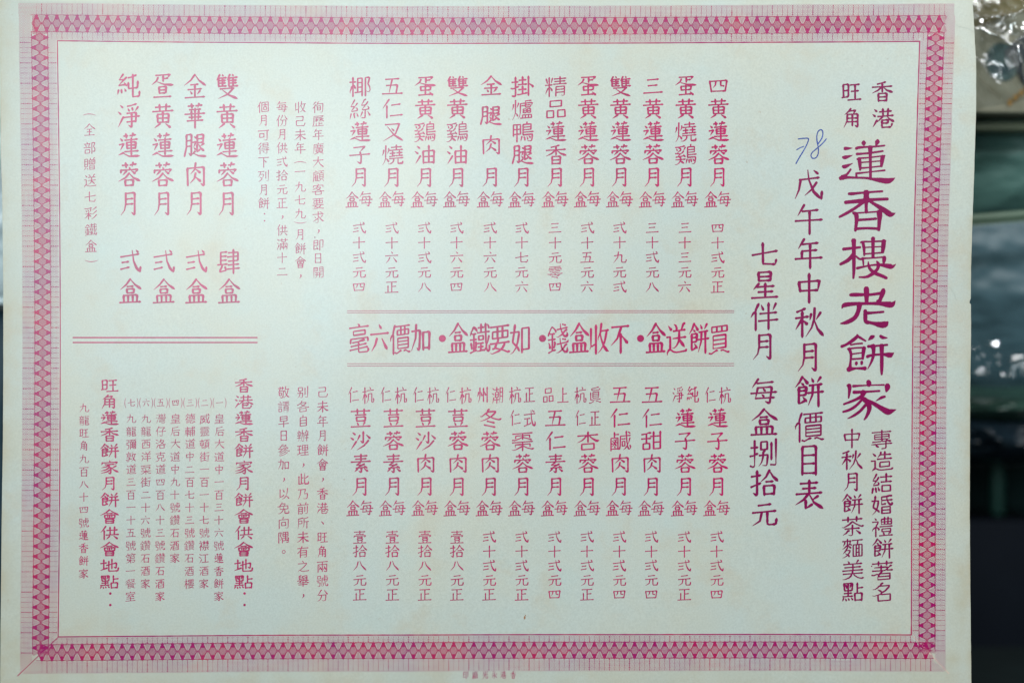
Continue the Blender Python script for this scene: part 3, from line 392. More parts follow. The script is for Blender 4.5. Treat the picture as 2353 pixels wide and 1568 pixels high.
[77,[1,61,5,68,0,81,0],[0,81,0,85,9,86,18,85,21],[0,85,21,51,21,44,20],[0,44,20,42,21,18,21],[0,18,21,20,36],[0,20,36,83,37],[2,83,37,83,52,82,53,13,53],[1,49,-7,49,17,47,20],[0,47,20,49,23,49,52],[1,24,84,22,77],[2,22,77,32,68,35,59],[3,5,58,18,71,26,72,50,72],[1,94,72,61,73],[2,74,72,76,65,82,59],[2,47,20,44,19,38,11,24,1,14,-3,6,-2],[3,47,59,53,63,58,70,61,73,61,85]],
[66,[1,67,83,67,49],[3,21,-7,21,82],[2,20,34,24,35,28,32,34,18],[3,5,47,35,47],[3,29,55,35,77],[3,45,61,90,61],[3,40,49,95,49],[1,49,-7,50,37],[0,50,37,86,37],[2,86,37,85,-3,84,-4,77,-5,72,-2],[3,93,73,43,73],[3,14,55,8,77],[0,49,11,86,11],[2,20,34,15,30,7,12,7,5],[0,49,24,86,24]],
[],
[],
[77,[3,43,67,94,67],[1,26,82,20,69,12,58,11,52],[0,11,52,24,51],[3,7,-6,11,19],[3,25,-3,22,19],[1,31,46,35,39,36,32],[0,36,32,13,30],[2,13,30,14,36,23,46,24,51,27,53,35,66],[3,39,2,32,22],[3,92,44,46,44],[2,68,45,68,83],[0,50,0,86,0],[0,86,0,86,26],[0,86,26,50,27],[0,50,27,50,0]],
[66,[0,14,31,15,36,24,46,25,52],[2,25,52,29,53,38,66],[0,25,52,11,52],[2,11,52,13,58,18,65,27,82],[3,7,-5,12,19],[3,51,2,60,24],[2,59,35,60,39,70,50,71,55,75,57,83,69],[0,71,55,56,55],[2,56,55,58,61,63,68,68,79,74,81],[0,14,31,18,30,39,33],[2,39,33,37,43,31,46],[0,59,35,63,33,88,36],[2,88,36,87,41,82,50],[3,28,22,24,17,27,-1],[3,82,25,93,4],[3,35,22,42,4],[1,58,-2,68,-4,71,-3],[0,71,-3,72,34]],
[77,[3,15,52,85,52],[1,5,-3,16,-3,34,4,42,12,45,21],[0,49,22,48,31,50,40,50,66],[1,73,83,67,73,66,67],[3,8,22,93,22],[3,90,67,10,67],[1,97,0,87,-3,76,0,68,4,57,13,55,16,54,21],[0,54,21,49,22],[1,28,82,33,74,33,67],[3,94,37,6,37]],
[77,[1,87,78,77,65,73,63,71,60,64,53,62,47],[1,3,21,11,20,29,29,36,30,38,34,47,40,48,42,46,46],[2,36,30,36,7,37,0,39,-2,47,-3,81,-3,85,0,87,12],[1,82,27,74,28,51,20,44,18,36,17],[2,73,63,69,67,15,67],[3,94,46,66,46,62,47,46,46,6,46],[1,43,83,43,50,46,46]],
[77,[3,4,31,44,31],[1,43,76,16,76],[0,16,76,16,35,22,27,20,21,14,11,13,4],[0,13,4,37,8],[2,37,8,37,13,33,22],[1,44,57,87,57],[1,48,72,87,71],[0,87,71,86,41],[2,86,41,48,41],[3,68,-7,68,83],[3,44,12,94,12],[1,41,61,16,61],[3,91,27,47,27],[1,41,46,16,46]],
[],
[],
[88,[0,46,67,20,67],[0,20,67,20,1],[0,20,1,81,1],[0,81,1,81,66],[0,81,66,46,67],[0,81,44,20,44],[2,46,67,46,74,49,83],[0,81,23,20,23]],
[77,[3,95,40,5,40],[1,42,55,42,44],[2,42,44,30,36,29,33,18,23,5,18],[3,28,23,72,23],[1,61,74,44,74],[0,44,74,44,62],[0,44,62,56,61],[0,56,61,56,40],[3,15,9,86,9],[1,64,78,82,77],[2,82,77,81,44,70,36,70,35,85,22,89,20,97,21],[3,50,-7,50,33],[1,35,65,21,65],[0,21,65,18,59],[1,35,53,22,53],[0,22,53,18,59],[0,82,59,78,65],[2,78,65,65,65],[1,35,81,19,76,18,75,19,40],[0,82,59,78,53],[2,78,53,64,53]],
[77,[3,9,-1,24,8,29,16,36,18],[1,99,37,89,35,80,39,66,47,51,59],[2,51,59,47,57,36,47,24,40,12,34,4,36],[3,7,70,93,70],[3,68,59,68,83],[3,66,18,87,-1],[3,82,27,18,27],[3,31,58,31,83],[3,50,43,50,-2,46,-5,39,-5,32,-1]],
[],
[77,[3,50,33,50,-7],[3,8,59,13,55,22,55,54,57,77,60,89,58],[3,26,33,20,43,18,45,11,47],[3,50,37,43,50],[1,97,1,88,-1,81,2,62,13,58,18,50,22],[3,94,23,50,22,7,23],[3,6,74,93,74],[2,33,74,33,63],[3,73,32,82,48,90,51],[1,2,1,11,-1,18,2,32,9,39,15,41,18,50,22]],
[],
[77,[3,67,83,67,63],[3,6,73,93,73],[1,94,40,69,40],[0,69,40,70,54],[2,70,54,68,55,14,55],[3,6,40,52,39,61,40,83,60,90,61],[0,46,39,47,33],[0,47,33,43,32,33,21,29,9,29,-2],[0,29,-2,81,-2],[0,81,-2,81,25],[2,81,25,43,25,33,21,25,24,11,19,3,21],[2,46,39,43,43,43,65],[3,32,63,32,83],[0,81,12,33,12],[0,33,12,33,21]],
[],
[],
[66,[3,39,42,5,42],[3,84,48,54,46],[1,67,56,67,41,69,35],[0,69,35,87,35],[2,87,35,89,37,87,45],[1,91,45,92,61],[0,92,61,48,61],[2,48,61,47,20,45,9,39,-7],[1,50,-5,57,1,59,6,61,13,62,23],[0,62,23,77,22],[2,77,22,77,1,79,-2,90,-2,93,0,94,7,90,14],[1,12,0,18,-4,26,-4,28,-2,30,3,32,20,32,25],[0,32,25,14,26],[0,14,26,16,42],[1,68,83,68,61],[2,68,74,91,74],[0,24,56,35,56],[0,35,56,35,76],[0,35,76,12,77],[0,12,77,12,56],[0,12,56,24,56]],
[],
[77,[3,65,27,30,27],[3,69,48,95,48],[2,83,48,82,-2,80,-4,71,-4,64,0],[3,28,3,68,8],[2,48,6,48,41],[3,94,75,70,75],[3,31,68,64,68],[2,48,48,48,83],[3,8,64,16,71,23,82],[3,27,62,19,49,17,42,18,38,18,-7],[2,17,42,12,40,5,29],[3,29,48,66,48]],
[],
[77,[1,62,70,51,70],[2,51,70,49,63,45,60,37,48],[3,50,83,50,43],[3,79,43,79,82],[1,63,54,55,62,52,63,49,70],[2,49,70,37,70],[1,7,63,29,62],[2,29,62,28,56,20,40,21,36,19,32,19,-8],[0,65,22,65,-3],[2,65,-3,60,-5,52,-4],[3,36,22,94,22],[1,66,70,78,70],[2,78,70,80,62,85,60,93,48],[3,6,21,13,33,26,36,31,41],[3,92,-1,77,15],[3,42,36,89,36],[3,24,70,19,79,11,82],[0,21,36,26,35],[2,26,35,26,32,33,24],[1,94,70,80,70],[2,80,70,77,62,74,61,67,49],[3,33,-2,41,4,48,15]],
[77,[3,7,74,93,74],[0,60,74,60,32,61,28,66,26,86,26],[1,21,22,28,26,33,31,38,41,39,47,39,74],[0,60,52,85,52,86,51,86,2],[0,86,2,15,2],[0,15,2,15,52],[0,15,52,60,52]],
[77,[3,95,-2,85,-4,62,4,28,12,17,10],[2,71,26,69,19,60,9,45,2,16,-4,12,-4,5,-1],[0,28,12,29,17,31,20,32,24,39,29,41,35,41,38,38,45,38,76],[0,38,61,85,61],[0,85,61,85,42,84,41,16,41,15,42,16,61],[0,16,61,38,61],[3,92,76,7,76],[0,61,42,61,76],[3,94,26,6,26]],
[],
[66,[3,42,50,95,50],[3,36,37,9,37],[3,5,64,39,64],[3,93,74,44,74],[3,9,51,36,51],[0,11,1,34,1],[0,34,1,33,24],[0,33,24,11,24],[0,11,24,11,1],[1,70,-1,76,-5,84,-4,85,-3,86,38],[2,86,38,53,39,52,38,52,-7],[0,86,13,52,13],[3,91,63,46,63],[0,68,74,68,51],[0,86,26,52,26],[3,19,82,24,71]],
[66,[0,38,60,38,76],[0,61,60,85,60],[0,85,60,85,76],[0,85,76,15,76],[0,15,76,15,61,16,60,61,60],[3,3,-2,13,-4,34,4,43,4],[0,61,76,61,60],[3,96,-4,86,-4,66,4,58,3],[0,79,36,79,48,78,49,22,49,21,48,21,11],[0,21,11,78,11,79,12,79,36],[0,79,23,21,23],[0,79,36,21,36]],
[66,[0,49,13,49,-1],[0,49,-1,83,-1],[0,83,-1,83,28],[0,83,28,49,28],[0,49,28,49,13],[0,83,13,49,13],[2,55,71,52,83],[0,32,58,32,76],[0,32,76,11,76],[0,11,76,11,21],[0,11,21,32,21],[0,32,21,32,58],[0,32,39,11,39],[0,11,58,32,58],[0,70,68,88,67],[0,88,67,88,39],[0,88,39,44,39],[0,44,39,44,68],[0,44,68,52,68,55,71],[0,55,71,58,68,70,68],[3,16,13,8,-4],[3,50,61,58,47],[0,66,39,66,65],[2,66,65,76,71,81,81,87,82],[3,80,61,74,46],[3,26,13,35,-1]],
[77,[0,10,42,40,42],[0,25,56,40,56],[0,40,56,40,27],[0,40,27,10,27],[0,10,27,10,56],[0,10,56,25,56],[3,5,70,43,70],[3,25,-7,25,83],[3,93,73,79,82],[3,71,-7,71,83],[0,51,34,90,34],[1,51,-7,52,51],[0,52,51,90,50],[2,90,50,90,-1,89,-3,87,-4,83,-4,77,0],[0,90,17,51,17],[3,4,13,45,13],[3,95,67,46,67]],
[66,[3,5,41,34,41],[3,9,-5,14,1,18,10,19,19,19,38,24,44,28,62],[1,16,81,19,73,20,68],[3,45,83,45,49,43,33,38,9,32,-6],[3,66,68,94,68],[2,81,68,80,73,77,80,71,82],[3,6,23,32,23],[3,6,67,33,67],[3,75,46,73,55,70,62],[3,89,62,85,42,80,38,80,-7],[3,65,41,95,41],[1,36,58,58,58],[0,58,58,56,2,54,-3],[2,54,-3,44,-2],[3,94,21,67,21],[3,10,62,13,46]],
[77,[3,91,62,36,62],[3,28,64,13,79],[2,21,8,36,0,50,-3,91,-2,97,3],[0,21,8,21,46],[2,21,46,6,46],[2,21,8,15,7,8,-1,8,-8],[2,62,37,66,40,94,40],[1,31,12,39,11,43,13,51,18,56,24,59,29,62,37,62,58],[2,62,58,74,66,75,69,81,80,87,82],[3,87,10,65,32,58,40,33,40],[1,39,82,46,79,51,70,50,67,50,62]],
[77,[3,32,56,40,66,44,69,46,81],[1,99,4,91,-2,88,-2,50,-3,37,-1,26,5,21,6],[3,24,63,10,78],[1,63,83,63,49],[3,94,49,31,49],[2,44,69,90,68],[0,21,6,21,42],[2,21,42,5,42],[2,21,6,15,3,8,-4],[0,42,32,45,34,82,34,83,33,83,13],[0,83,13,42,12],[0,42,12,42,32]],
[77,[2,22,8,26,7,38,0,48,-2,88,-2,95,1],[0,22,8,22,45],[2,22,45,6,45],[2,22,8,18,7,10,0],[0,59,54,61,68],[0,42,39,42,12],[0,42,12,82,12,83,13,82,53],[0,82,53,43,53,42,52,42,39],[0,42,39,83,39],[3,24,63,9,78],[0,83,26,42,26],[1,86,83,78,80,73,71,61,68,49,71],[2,50,75,42,83],[3,94,68,31,68]],
[77,[3,8,69,54,69],[0,14,1,49,1],[0,49,1,49,25,48,26,15,26],[0,15,26,14,1],[1,72,13,83,10,87,11,89,15,89,29,86,36,80,45,80,50,88,68,89,74,88,75,66,75],[2,66,75,66,-7],[3,57,42,5,42],[1,26,84,31,77,33,69],[3,12,63,19,61,24,48],[1,46,64,44,56,41,48,40,42]],
[77,[3,9,79,25,70],[0,69,55,36,54],[0,36,54,36,0],[0,36,0,88,0],[0,88,0,88,54,87,55,69,55],[0,88,34,74,34,69,36],[0,69,36,69,75],[3,30,75,95,75],[0,88,18,36,18],[0,36,31,44,30,50,36,52,40,53,44,53,75],[3,23,30,10,-3],[3,21,44,6,52]],
[],
[66,[3,43,-3,51,-4,63,1,75,8,84,17,90,18],[3,6,51,7,58,10,59,11,62,21,75,24,76,36,67,39,64,40,58],[2,10,59,14,55,36,55],[3,71,36,87,33],[3,32,12,36,25,34,31],[3,7,-1,24,4,40,6],[0,24,4,24,55],[3,60,83,62,69,66,61,69,55,76,46,82,43,89,43,91,44,93,49,90,56],[3,43,45,50,43,69,50,84,61,90,62],[3,39,38,6,38],[3,71,80,86,76],[3,94,69,47,66],[3,46,22,93,25,97,30],[3,14,10,11,24,7,29],[3,92,10,93,0,90,-4,82,-4,76,0,68,8,65,15,64,20,61,25,59,40]],
[66,[3,68,25,40,25],[3,5,51,7,57,9,59,10,62,16,68,19,74,22,75,25,74,31,69,38,60],[1,37,2,51,2,54,3,66,4,69,1],[0,69,1,72,2,76,8,79,9],[3,30,9,33,24,31,31],[3,6,38,36,38],[0,22,4,22,55],[3,42,14,67,14],[0,54,3,54,25],[3,39,57,95,57],[3,92,16,94,9,93,2,92,0,88,-2,84,0,79,9,80,21,78,23,77,34,75,83],[3,92,66,87,77,81,80],[3,69,72,42,72],[3,6,-1,36,6],[2,80,21,84,22,85,25,91,44],[2,9,59,13,55,33,55],[2,55,58,55,83],[3,13,10,9,29],[0,48,47,65,47],[0,65,47,65,35],[0,65,35,45,35],[0,45,35,44,47],[0,44,47,48,47]],
[55,[3,34,-3,40,-4,54,3,61,2],[2,72,75,93,74],[3,67,46,73,52,75,60,81,65,81,83],[2,45,74,63,74],[3,37,48,42,47,44,49,48,57,48,60,54,65,54,83],[0,48,31,86,31],[0,55,41,85,41,86,39,86,11,85,10,49,10],[0,49,10,48,40,49,41,55,41],[0,55,41,55,45,58,50,58,61],[0,58,61,52,63],[3,34,29,30,11],[3,10,28,13,11],[3,41,67,45,74,46,82],[3,7,-1,19,2,22,4,37,6],[3,36,38,7,38],[1,6,51,7,58],[0,10,59,10,61,17,69,20,74,23,75],[3,73,4,93,-4],[3,69,68,72,75,73,82],[3,95,63,68,63],[0,79,63,84,61],[0,84,61,84,51,86,48],[0,86,48,93,48],[2,93,48,95,54],[2,23,75,23,82],[2,23,75,33,68,36,65,37,59],[0,48,20,86,20],[2,58,50,66,51],[0,22,4,22,55],[3,41,63,64,63],[1,32,55,13,55,10,59]],
[77,[3,25,36,75,36],[2,39,36,38,11,33,1,24,-5],[3,24,19,76,19],[1,60,-5,60,36],[1,13,-7,13,76,14,77,42,76],[0,42,76,41,49],[0,41,49,13,49],[0,58,63,88,63],[0,88,49,58,49],[0,58,49,58,76,59,77,86,77,88,75,88,2,87,-3],[2,87,-3,73,-5],[0,13,63,42,63]],
[77,[1,48,10,65,13,79,13],[1,74,-1,80,-5,88,-4],[0,88,-4,89,-3,89,32],[0,89,32,41,32],[2,41,32,41,-7],[0,65,76,65,13],[0,85,62,85,46],[0,85,46,45,47],[0,45,47,45,77],[0,45,77,85,77],[0,85,77,85,62],[1,16,23,23,19,27,19,30,21,32,25,31,38,24,51,30,70,31,76],[0,31,76,11,76],[2,11,76,11,-7],[3,76,25,79,13,84,5],[0,45,62,85,62]],
[],
[66,[1,50,49,50,76],[3,58,56,80,56],[1,69,-6,58,-1,57,2],[2,57,2,49,2,35,7,28,6],[3,59,45,83,45],[3,84,19,75,18,72,19,17,19],[3,41,45,17,45],[2,52,19,52,25,48,30,42,30],[1,11,52,11,65,12,66,88,66],[2,88,66,89,52],[1,99,28,89,26,76,29,54,37,52,40],[2,52,40,46,39,40,35,18,27,12,25,2,27],[0,75,18,73,13,58,5,57,2],[3,19,56,41,56],[3,14,77,47,77,50,76,53,77,86,77]],
[55,[3,40,50,17,50],[0,17,0,19,-3,47,-3,50,-2,57,-3],[0,57,-3,60,0],[2,60,0,62,-3,94,-3],[0,50,-2,50,21],[3,12,22,47,22,50,21,52,22,88,22],[1,70,17,69,10],[3,11,56,11,67,12,68,88,68,89,66,89,56],[3,83,50,58,50],[2,28,10,40,3],[2,28,10,30,18],[2,28,10,21,6,14,-3,6,-3],[2,69,10,84,3],[0,69,10,62,5,60,0],[3,19,59,41,59],[3,15,77,47,77,50,76,52,77,86,77],[1,50,49,50,76],[3,81,59,58,59],[0,43,30,58,30],[0,58,30,58,42],[0,58,42,42,42],[0,42,42,41,32,43,30],[0,25,42,30,42],[0,30,42,31,31],[0,31,31,14,30],[0,14,30,14,41],[0,14,41,25,42],[0,86,33,86,42],[0,86,42,69,41],[0,69,41,69,30],[0,69,30,86,30]],
[77,[0,69,59,55,58],[0,55,58,55,16,56,15,87,15],[0,87,15,88,59],[0,88,59,69,59],[0,88,44,55,44],[3,5,68,45,68],[1,47,15,42,8,33,4,26,3],[2,26,3,25,83],[0,88,30,55,30],[3,48,76,95,76],[0,71,76,69,59],[3,65,9,50,-2,47,-4,38,-3],[1,10,57,10,28],[0,10,28,40,28],[2,40,28,40,56],[3,92,-4,79,8]],
[66,[2,31,72,30,79,24,82],[0,24,30,27,24],[2,27,24,50,24],[1,27,48,24,30,24,1],[0,24,1,49,1,54,-4],[2,54,-4,59,-1,69,7],[3,94,76,55,76],[2,24,13,50,13],[1,51,36,28,36],[0,28,36,24,30,18,27,13,28],[1,38,46,40,36,39,1],[0,60,30,88,30],[0,60,45,60,60],[0,60,60,88,60],[0,88,60,88,15],[0,88,15,60,15],[0,60,15,60,45],[1,8,-6,13,28,13,69],[0,13,69,28,69,31,72],[0,13,54,47,54],[0,47,54,47,69],[0,47,69,34,69,31,72],[0,72,61,74,75],[0,60,45,88,45],[3,94,-5,85,4,78,7]],
[],
[55,[0,27,23,74,23],[1,53,4,49,0,27,-2],[0,27,-2,27,34],[1,6,44,13,44,25,49,25,52],[0,25,52,30,53,40,62,41,66],[2,41,66,26,68,19,67,9,58,4,58],[2,25,52,24,54,16,58],[3,88,50,67,63,59,67,54,66],[2,52,34,51,38,44,41],[3,4,33,11,31,25,36,29,33,49,33,52,34,54,33,71,33,77,36,89,33,97,35],[0,76,12,74,17,74,34],[0,27,34,28,38,39,44,48,51,51,52],[0,51,52,57,46,73,39,74,34],[0,26,68,29,70],[0,29,70,29,76],[2,29,76,49,76],[1,55,56,62,54,76,63,82,69,84,75,83,77],[2,83,77,55,77],[0,73,2,74,5,78,8],[0,78,8,76,12],[1,89,-2,84,-4,75,0,73,2,54,8,53,9],[0,53,9,53,14],[0,27,14,71,14,76,12]],
[],
[66,[3,59,-1,58,9,55,16],[3,75,19,83,9],[1,96,37,51,37],[1,68,82,66,73],[1,69,-1,76,-5,85,-5,87,-3,89,6,91,25],[0,91,25,52,25,51,26,51,71,52,72,66,73,85,72],[0,85,72,84,48],[0,84,48,51,48],[0,51,60,85,60],[0,10,30,40,30],[0,40,30,40,73],[0,40,73,10,74],[2,10,74,10,21],[1,25,-7,25,74],[0,10,52,40,52],[3,46,18,41,-3],[3,72,2,67,17]],
[66,[0,21,31,18,35],[0,18,35,18,36,24,41,25,44],[2,25,44,32,46,40,55],[2,25,44,6,47],[3,10,69,14,58],[3,40,59,47,72],[3,48,28,43,34,40,42],[2,43,34,8,30],[1,21,71,27,68,28,65,28,61,26,58,23,58,15,50,14,45],[2,21,31,28,25,27,14,24,8,21,3,14,-2,9,-4,3,-2],[1,71,83,69,73],[2,57,37,95,37],[1,75,-5,84,-5,88,-2,90,10,91,25],[0,91,25,58,25,57,26,57,71,58,72,69,73,85,72,86,71,86,49,85,48,57,48],[3,85,6,79,18],[3,6,75,23,75,46,79],[1,49,18,30,18,27,14],[3,43,-2,29,10,24,18,6,18],[3,55,17,50,-3],[3,63,16,64,0],[0,86,60,57,60],[3,74,3,71,17]],
[66,[3,57,48,73,48],[3,22,49,25,43],[3,23,17,29,8],[3,34,16,23,33,15,43],[3,94,71,82,82],[2,25,71,45,71],[2,25,56,25,83],[1,18,26,10,32],[0,42,0,40,6,40,55],[0,40,55,10,55],[2,10,55,10,-6],[0,42,0,37,3,10,3],[0,42,0,47,0],[0,47,0,50,16,51,62],[2,51,62,95,62],[1,76,84,79,31,80,27,82,25,81,11,83,8,86,-1,90,-3],[2,90,-3,93,-1,94,2,95,10,92,15],[0,59,14,70,14],[0,70,14,70,36],[0,70,36,59,36],[0,59,36,59,14],[2,10,15,15,15,19,19,27,33,33,48],[2,40,30,32,34],[2,82,25,85,26,87,29,92,50],[2,81,11,78,10,72,2,64,-4]],
[66,[0,37,59,33,55,27,55],[2,27,55,27,52,22,50,11,40,5,38],[1,44,39,33,48,28,49,27,52],[0,77,0,77,51,70,56],[0,70,56,72,75],[0,77,36,65,36],[0,90,0,90,54],[0,90,54,52,54],[0,52,54,52,0],[0,52,0,90,0],[1,5,-4,14,-2,25,6,33,15,38,24,38,29],[0,38,29,22,30],[3,18,16,30,7,37,-1],[1,27,83,27,40,22,35,22,30],[2,22,30,19,29,17,25,8,15],[3,48,75,94,75],[3,6,73,44,73],[0,65,0,65,52],[0,65,52,72,54],[2,37,59,39,68],[2,37,59,40,58,45,52],[3,16,69,14,59,12,57,9,51],[0,77,18,65,18]],
[],
[],
[72,[3,7,72,47,72],[2,59,73,94,73],[1,91,32,62,32],[0,62,32,59,21,62,9],[0,62,9,89,9],[0,89,9,93,2,91,-3,87,-4,64,-4,60,-2,59,2,59,43,60,44,86,44,87,45,87,57,87,58],[2,87,58,60,58,59,59,59,83],[1,20,83,27,80,28,72],[1,15,67,19,58,19,52],[0,13,27,42,27],[1,13,-7,13,39,14,40,42,39],[2,42,39,42,-1,40,-3,38,-4,33,-4,26,0],[1,39,67,35,52],[1,90,21,59,21],[0,42,14,13,14],[3,5,52,49,52]],
]
def smooth(pts, n=6):
    """Catmull-Rom through (x, y, w) points"""
    out = []
    for i in range(len(pts) - 1):
        p0, p1, p2, p3 = pts[max(0, i - 1)], pts[i], pts[i + 1], pts[min(len(pts) - 1, i + 2)]
        for k in range(n):
            t = k / n
            out.append(tuple(max(1.0 if j == 2 else -9e9, .5 * (2 * b + (c - a) * t + (2 * a - 5 * b + 4 * c - d) * t * t + (3 * b - a - 3 * c + d) * t ** 3))
                             for j, (a, b, c, d) in enumerate(zip(p0, p1, p2, p3))))
    out.append(pts[-1]); return out
class Ink:
    """collects flat ink shapes lying on the sheet; every stroke sits a hair above the one before"""
    def __init__(self): self.v = []; self.f = []; self.k = 0; self.bent = False
    def _lift(self): self.k += 1; return 6e-5 + (self.k % 14) * 2.5e-6
    def _pt(self, x, y, l):
        if self.bent: x, y = warp(x, y)
        self.v.append(on_sheet(x, y, l))
    def stroke(self, pts, ws, cap=True):
        l = self._lift(); pts = list(pts); ws = list(ws)
        if cap:
            for e in (0, -1):
                a, b = (pts[0], pts[1]) if e == 0 else (pts[-1], pts[-2]); w = ws[e]
                m = math.dist(a, b) or 1e-9; q = (a[0] + (a[0] - b[0]) / m * w * .34, a[1] + (a[1] - b[1]) / m * w * .34)
                if e == 0: pts.insert(0, q); ws.insert(0, w * .5)
                else: pts.append(q); ws.append(w * .5)
        L, R = ribbon(pts, ws); b = len(self.v)
        for p, q in zip(L, R): self._pt(*p, l); self._pt(*q, l)
        for i in range(len(pts) - 1): self.f.append((b + 2 * i, b + 2 * i + 1, b + 2 * i + 3, b + 2 * i + 2))
    def line(self, a, b, w, step=60):
        self.stroke(resample([a, b], step), [w] * len(resample([a, b], step)), False)
    def poly(self, pts):
        l = self._lift(); b = len(self.v)
        for p in pts: self._pt(*p, l)
        self.f.append(tuple(range(b, b + len(pts))))
    def disc(self, x, y, rx, ry=None, n=14):
        ry = ry or rx; self.poly([(x + rx * math.cos(2 * math.pi * k / n), y + ry * math.sin(2 * math.pi * k / n)) for k in range(n)])
    def build(self, name, material, parent):
        return link(name, self.v, self.f, material, parent)

# ------------------------------------------------------------------ characters
GLYPH = {}
def load_glyphs():
    for c, g in zip(chars, GLYPH_NUMBERS):      # stroke width, then strokes: end flags, x, y, x, y ... in hundredths of an em
        if not g: continue
        st = []
        for s in g[1:]:
            p = [(s[i] / 100, s[i + 1] / 100) for i in range(1, len(s), 2)]
            if len(p) > 1: st.append(([(a, b + .09 * (a - .5)) for a, b in p], bool(s[0] & 1), bool(s[0] & 2), ''))
        GLYPH[c] = (g[0] / 1000 * .95, st)
    for c, s in HAND.items():
        st = []
        for q in s.split(';'):
            sty = ''
            if q[0] == 'N': sty = 'N'; q = q[1:]
            st.append(([(float(a.split(',')[0]) / 100 * .94 + .03, .86 - .94 * float(a.split(',')[1]) / 100) for a in q.split()], True, True, sty))
        GLYPH[c] = (.074, st)
NARROW = {'自': .82, '旺': .95, '早': .9, '角': .88, '酒': .92, '西': .92}
def glyph(ink, c, x, y, w, h=None, bold=1.0, jit=.35):
    """writes character c centred on (x, y); w, h = em width and height"""
    h = h or w; B, st = GLYPH[c]; nx = NARROW.get(c, 1)
    x += random.uniform(-jit, jit); y += random.uniform(-jit, jit)
    B = B * (1.0 if h < 45 else 1.06) * bold * random.uniform(.94, 1.06)
    for p, f0, f1, sty in st:
        if sty == 'N':
            q = resample(p, .05); acc = [0]
            for a, b in zip(q, q[1:]): acc.append(acc[-1] + math.dist(a, b))
            ws = [lerp_profile([(0, B * .45), (.4, B * .85), (.8, B * 1.5), (.9, B * 1.25), (1, B * .2)], s / acc[-1]) for s in acc]
        else: q, ws = kai_stroke(p, f0, f1, B)
        s = min(w, h) * .5 + max(w, h) * .5
        ink.stroke([(x + (a - .5) * w * nx, y - (b - .39) * h) for a, b in q], [v * s * .93 for v in ws])
def column(ink, text, x, ys, w, h=None, x1=None, bold=1.0):
    n = len(ys)
    for i, (c, y) in enumerate(zip(text, ys)):
        xx = x if x1 is None else x + (x1 - x) * i / max(1, n - 1)
        if c == ' ': continue
        if c == '，': ink.stroke([(xx + 1, y - 2), (xx + 2, y + 1), (xx - 1.5, y + 6)], [3.2, 3.0, .7])
        elif c == '、': ink.stroke([(xx - 3, y - 3), (xx + 1, y + 1), (xx + 2, y + 3)], [1, 2.8, 2.6])
        elif c == '。':
            r = 3.6; ink.stroke([(xx + r * math.cos(t * math.pi / 7), y + r * math.sin(t * math.pi / 7)) for t in range(15)], [1.2] * 15, False)
        elif c == '：': d = w * .28; ink.disc(xx + 2, y - d + 3, w * .062); ink.disc(xx + 2, y + d + 3, w * .062)
        elif c in '（）':
            s = 1 if c == '（' else -1; k = w / 2
            ink.stroke([(xx + k * t / 5, y + s * (3.2 * (t / 5) ** 2 * w / 30 - 1)) for t in range(-5, 6)], [.6, .9, 1.2, 1.4, 1.5, 1.5, 1.5, 1.4, 1.2, .9, .6], False)
        else: glyph(ink, c, xx, y, w, h, bold)
def spread_y(a, b, n): return [a + (b - a) * i / (n - 1) for i in range(n)]
load_glyphs()

# ------------------------------------------------------------------ the price list
sheet = empty('price_list')
tag(sheet, 'aged pale green price list sheet printed in magenta Chinese characters with engraved border', 'price list')

def right_edge(y):
    k = [(-40, 2233), (0, 2234), (60, 2237), (150, 2241.5), (260, 2241), (380, 2237), (519, 2232.5), (612, 2230), (686, 2229.5), (690, 2227.4), (695, 2226.6), (699, 2230), (760, 2230.5), (900, 2229), (1180, 2228.3), (1458, 2230), (1620, 2231)]
    for (a, p), (b, q) in zip(k, k[1:]):
        if a <= y <= b: return p + (q - p) * (y - a) / (b - a) + .35 * noise.noise((y * .11, 3.3, 0)) + .3 * noise.noise((y * .5, 1.3, 0))
def left_edge(y):
    k = [(-40, -1), (0, .3), (200, 2), (350, 3), (450, 6), (700, 7.5), (1000, 7.2), (1150, 5.4), (1300, 3.8), (1450, 2), (1568, .4), (1620, 0)]
    for (a, p), (b, q) in zip(k, k[1:]):
        if a <= y <= b: return p + (q - p) * (y - a) / (b - a) + .3 * noise.noise((y * .13, 8.3, 0))
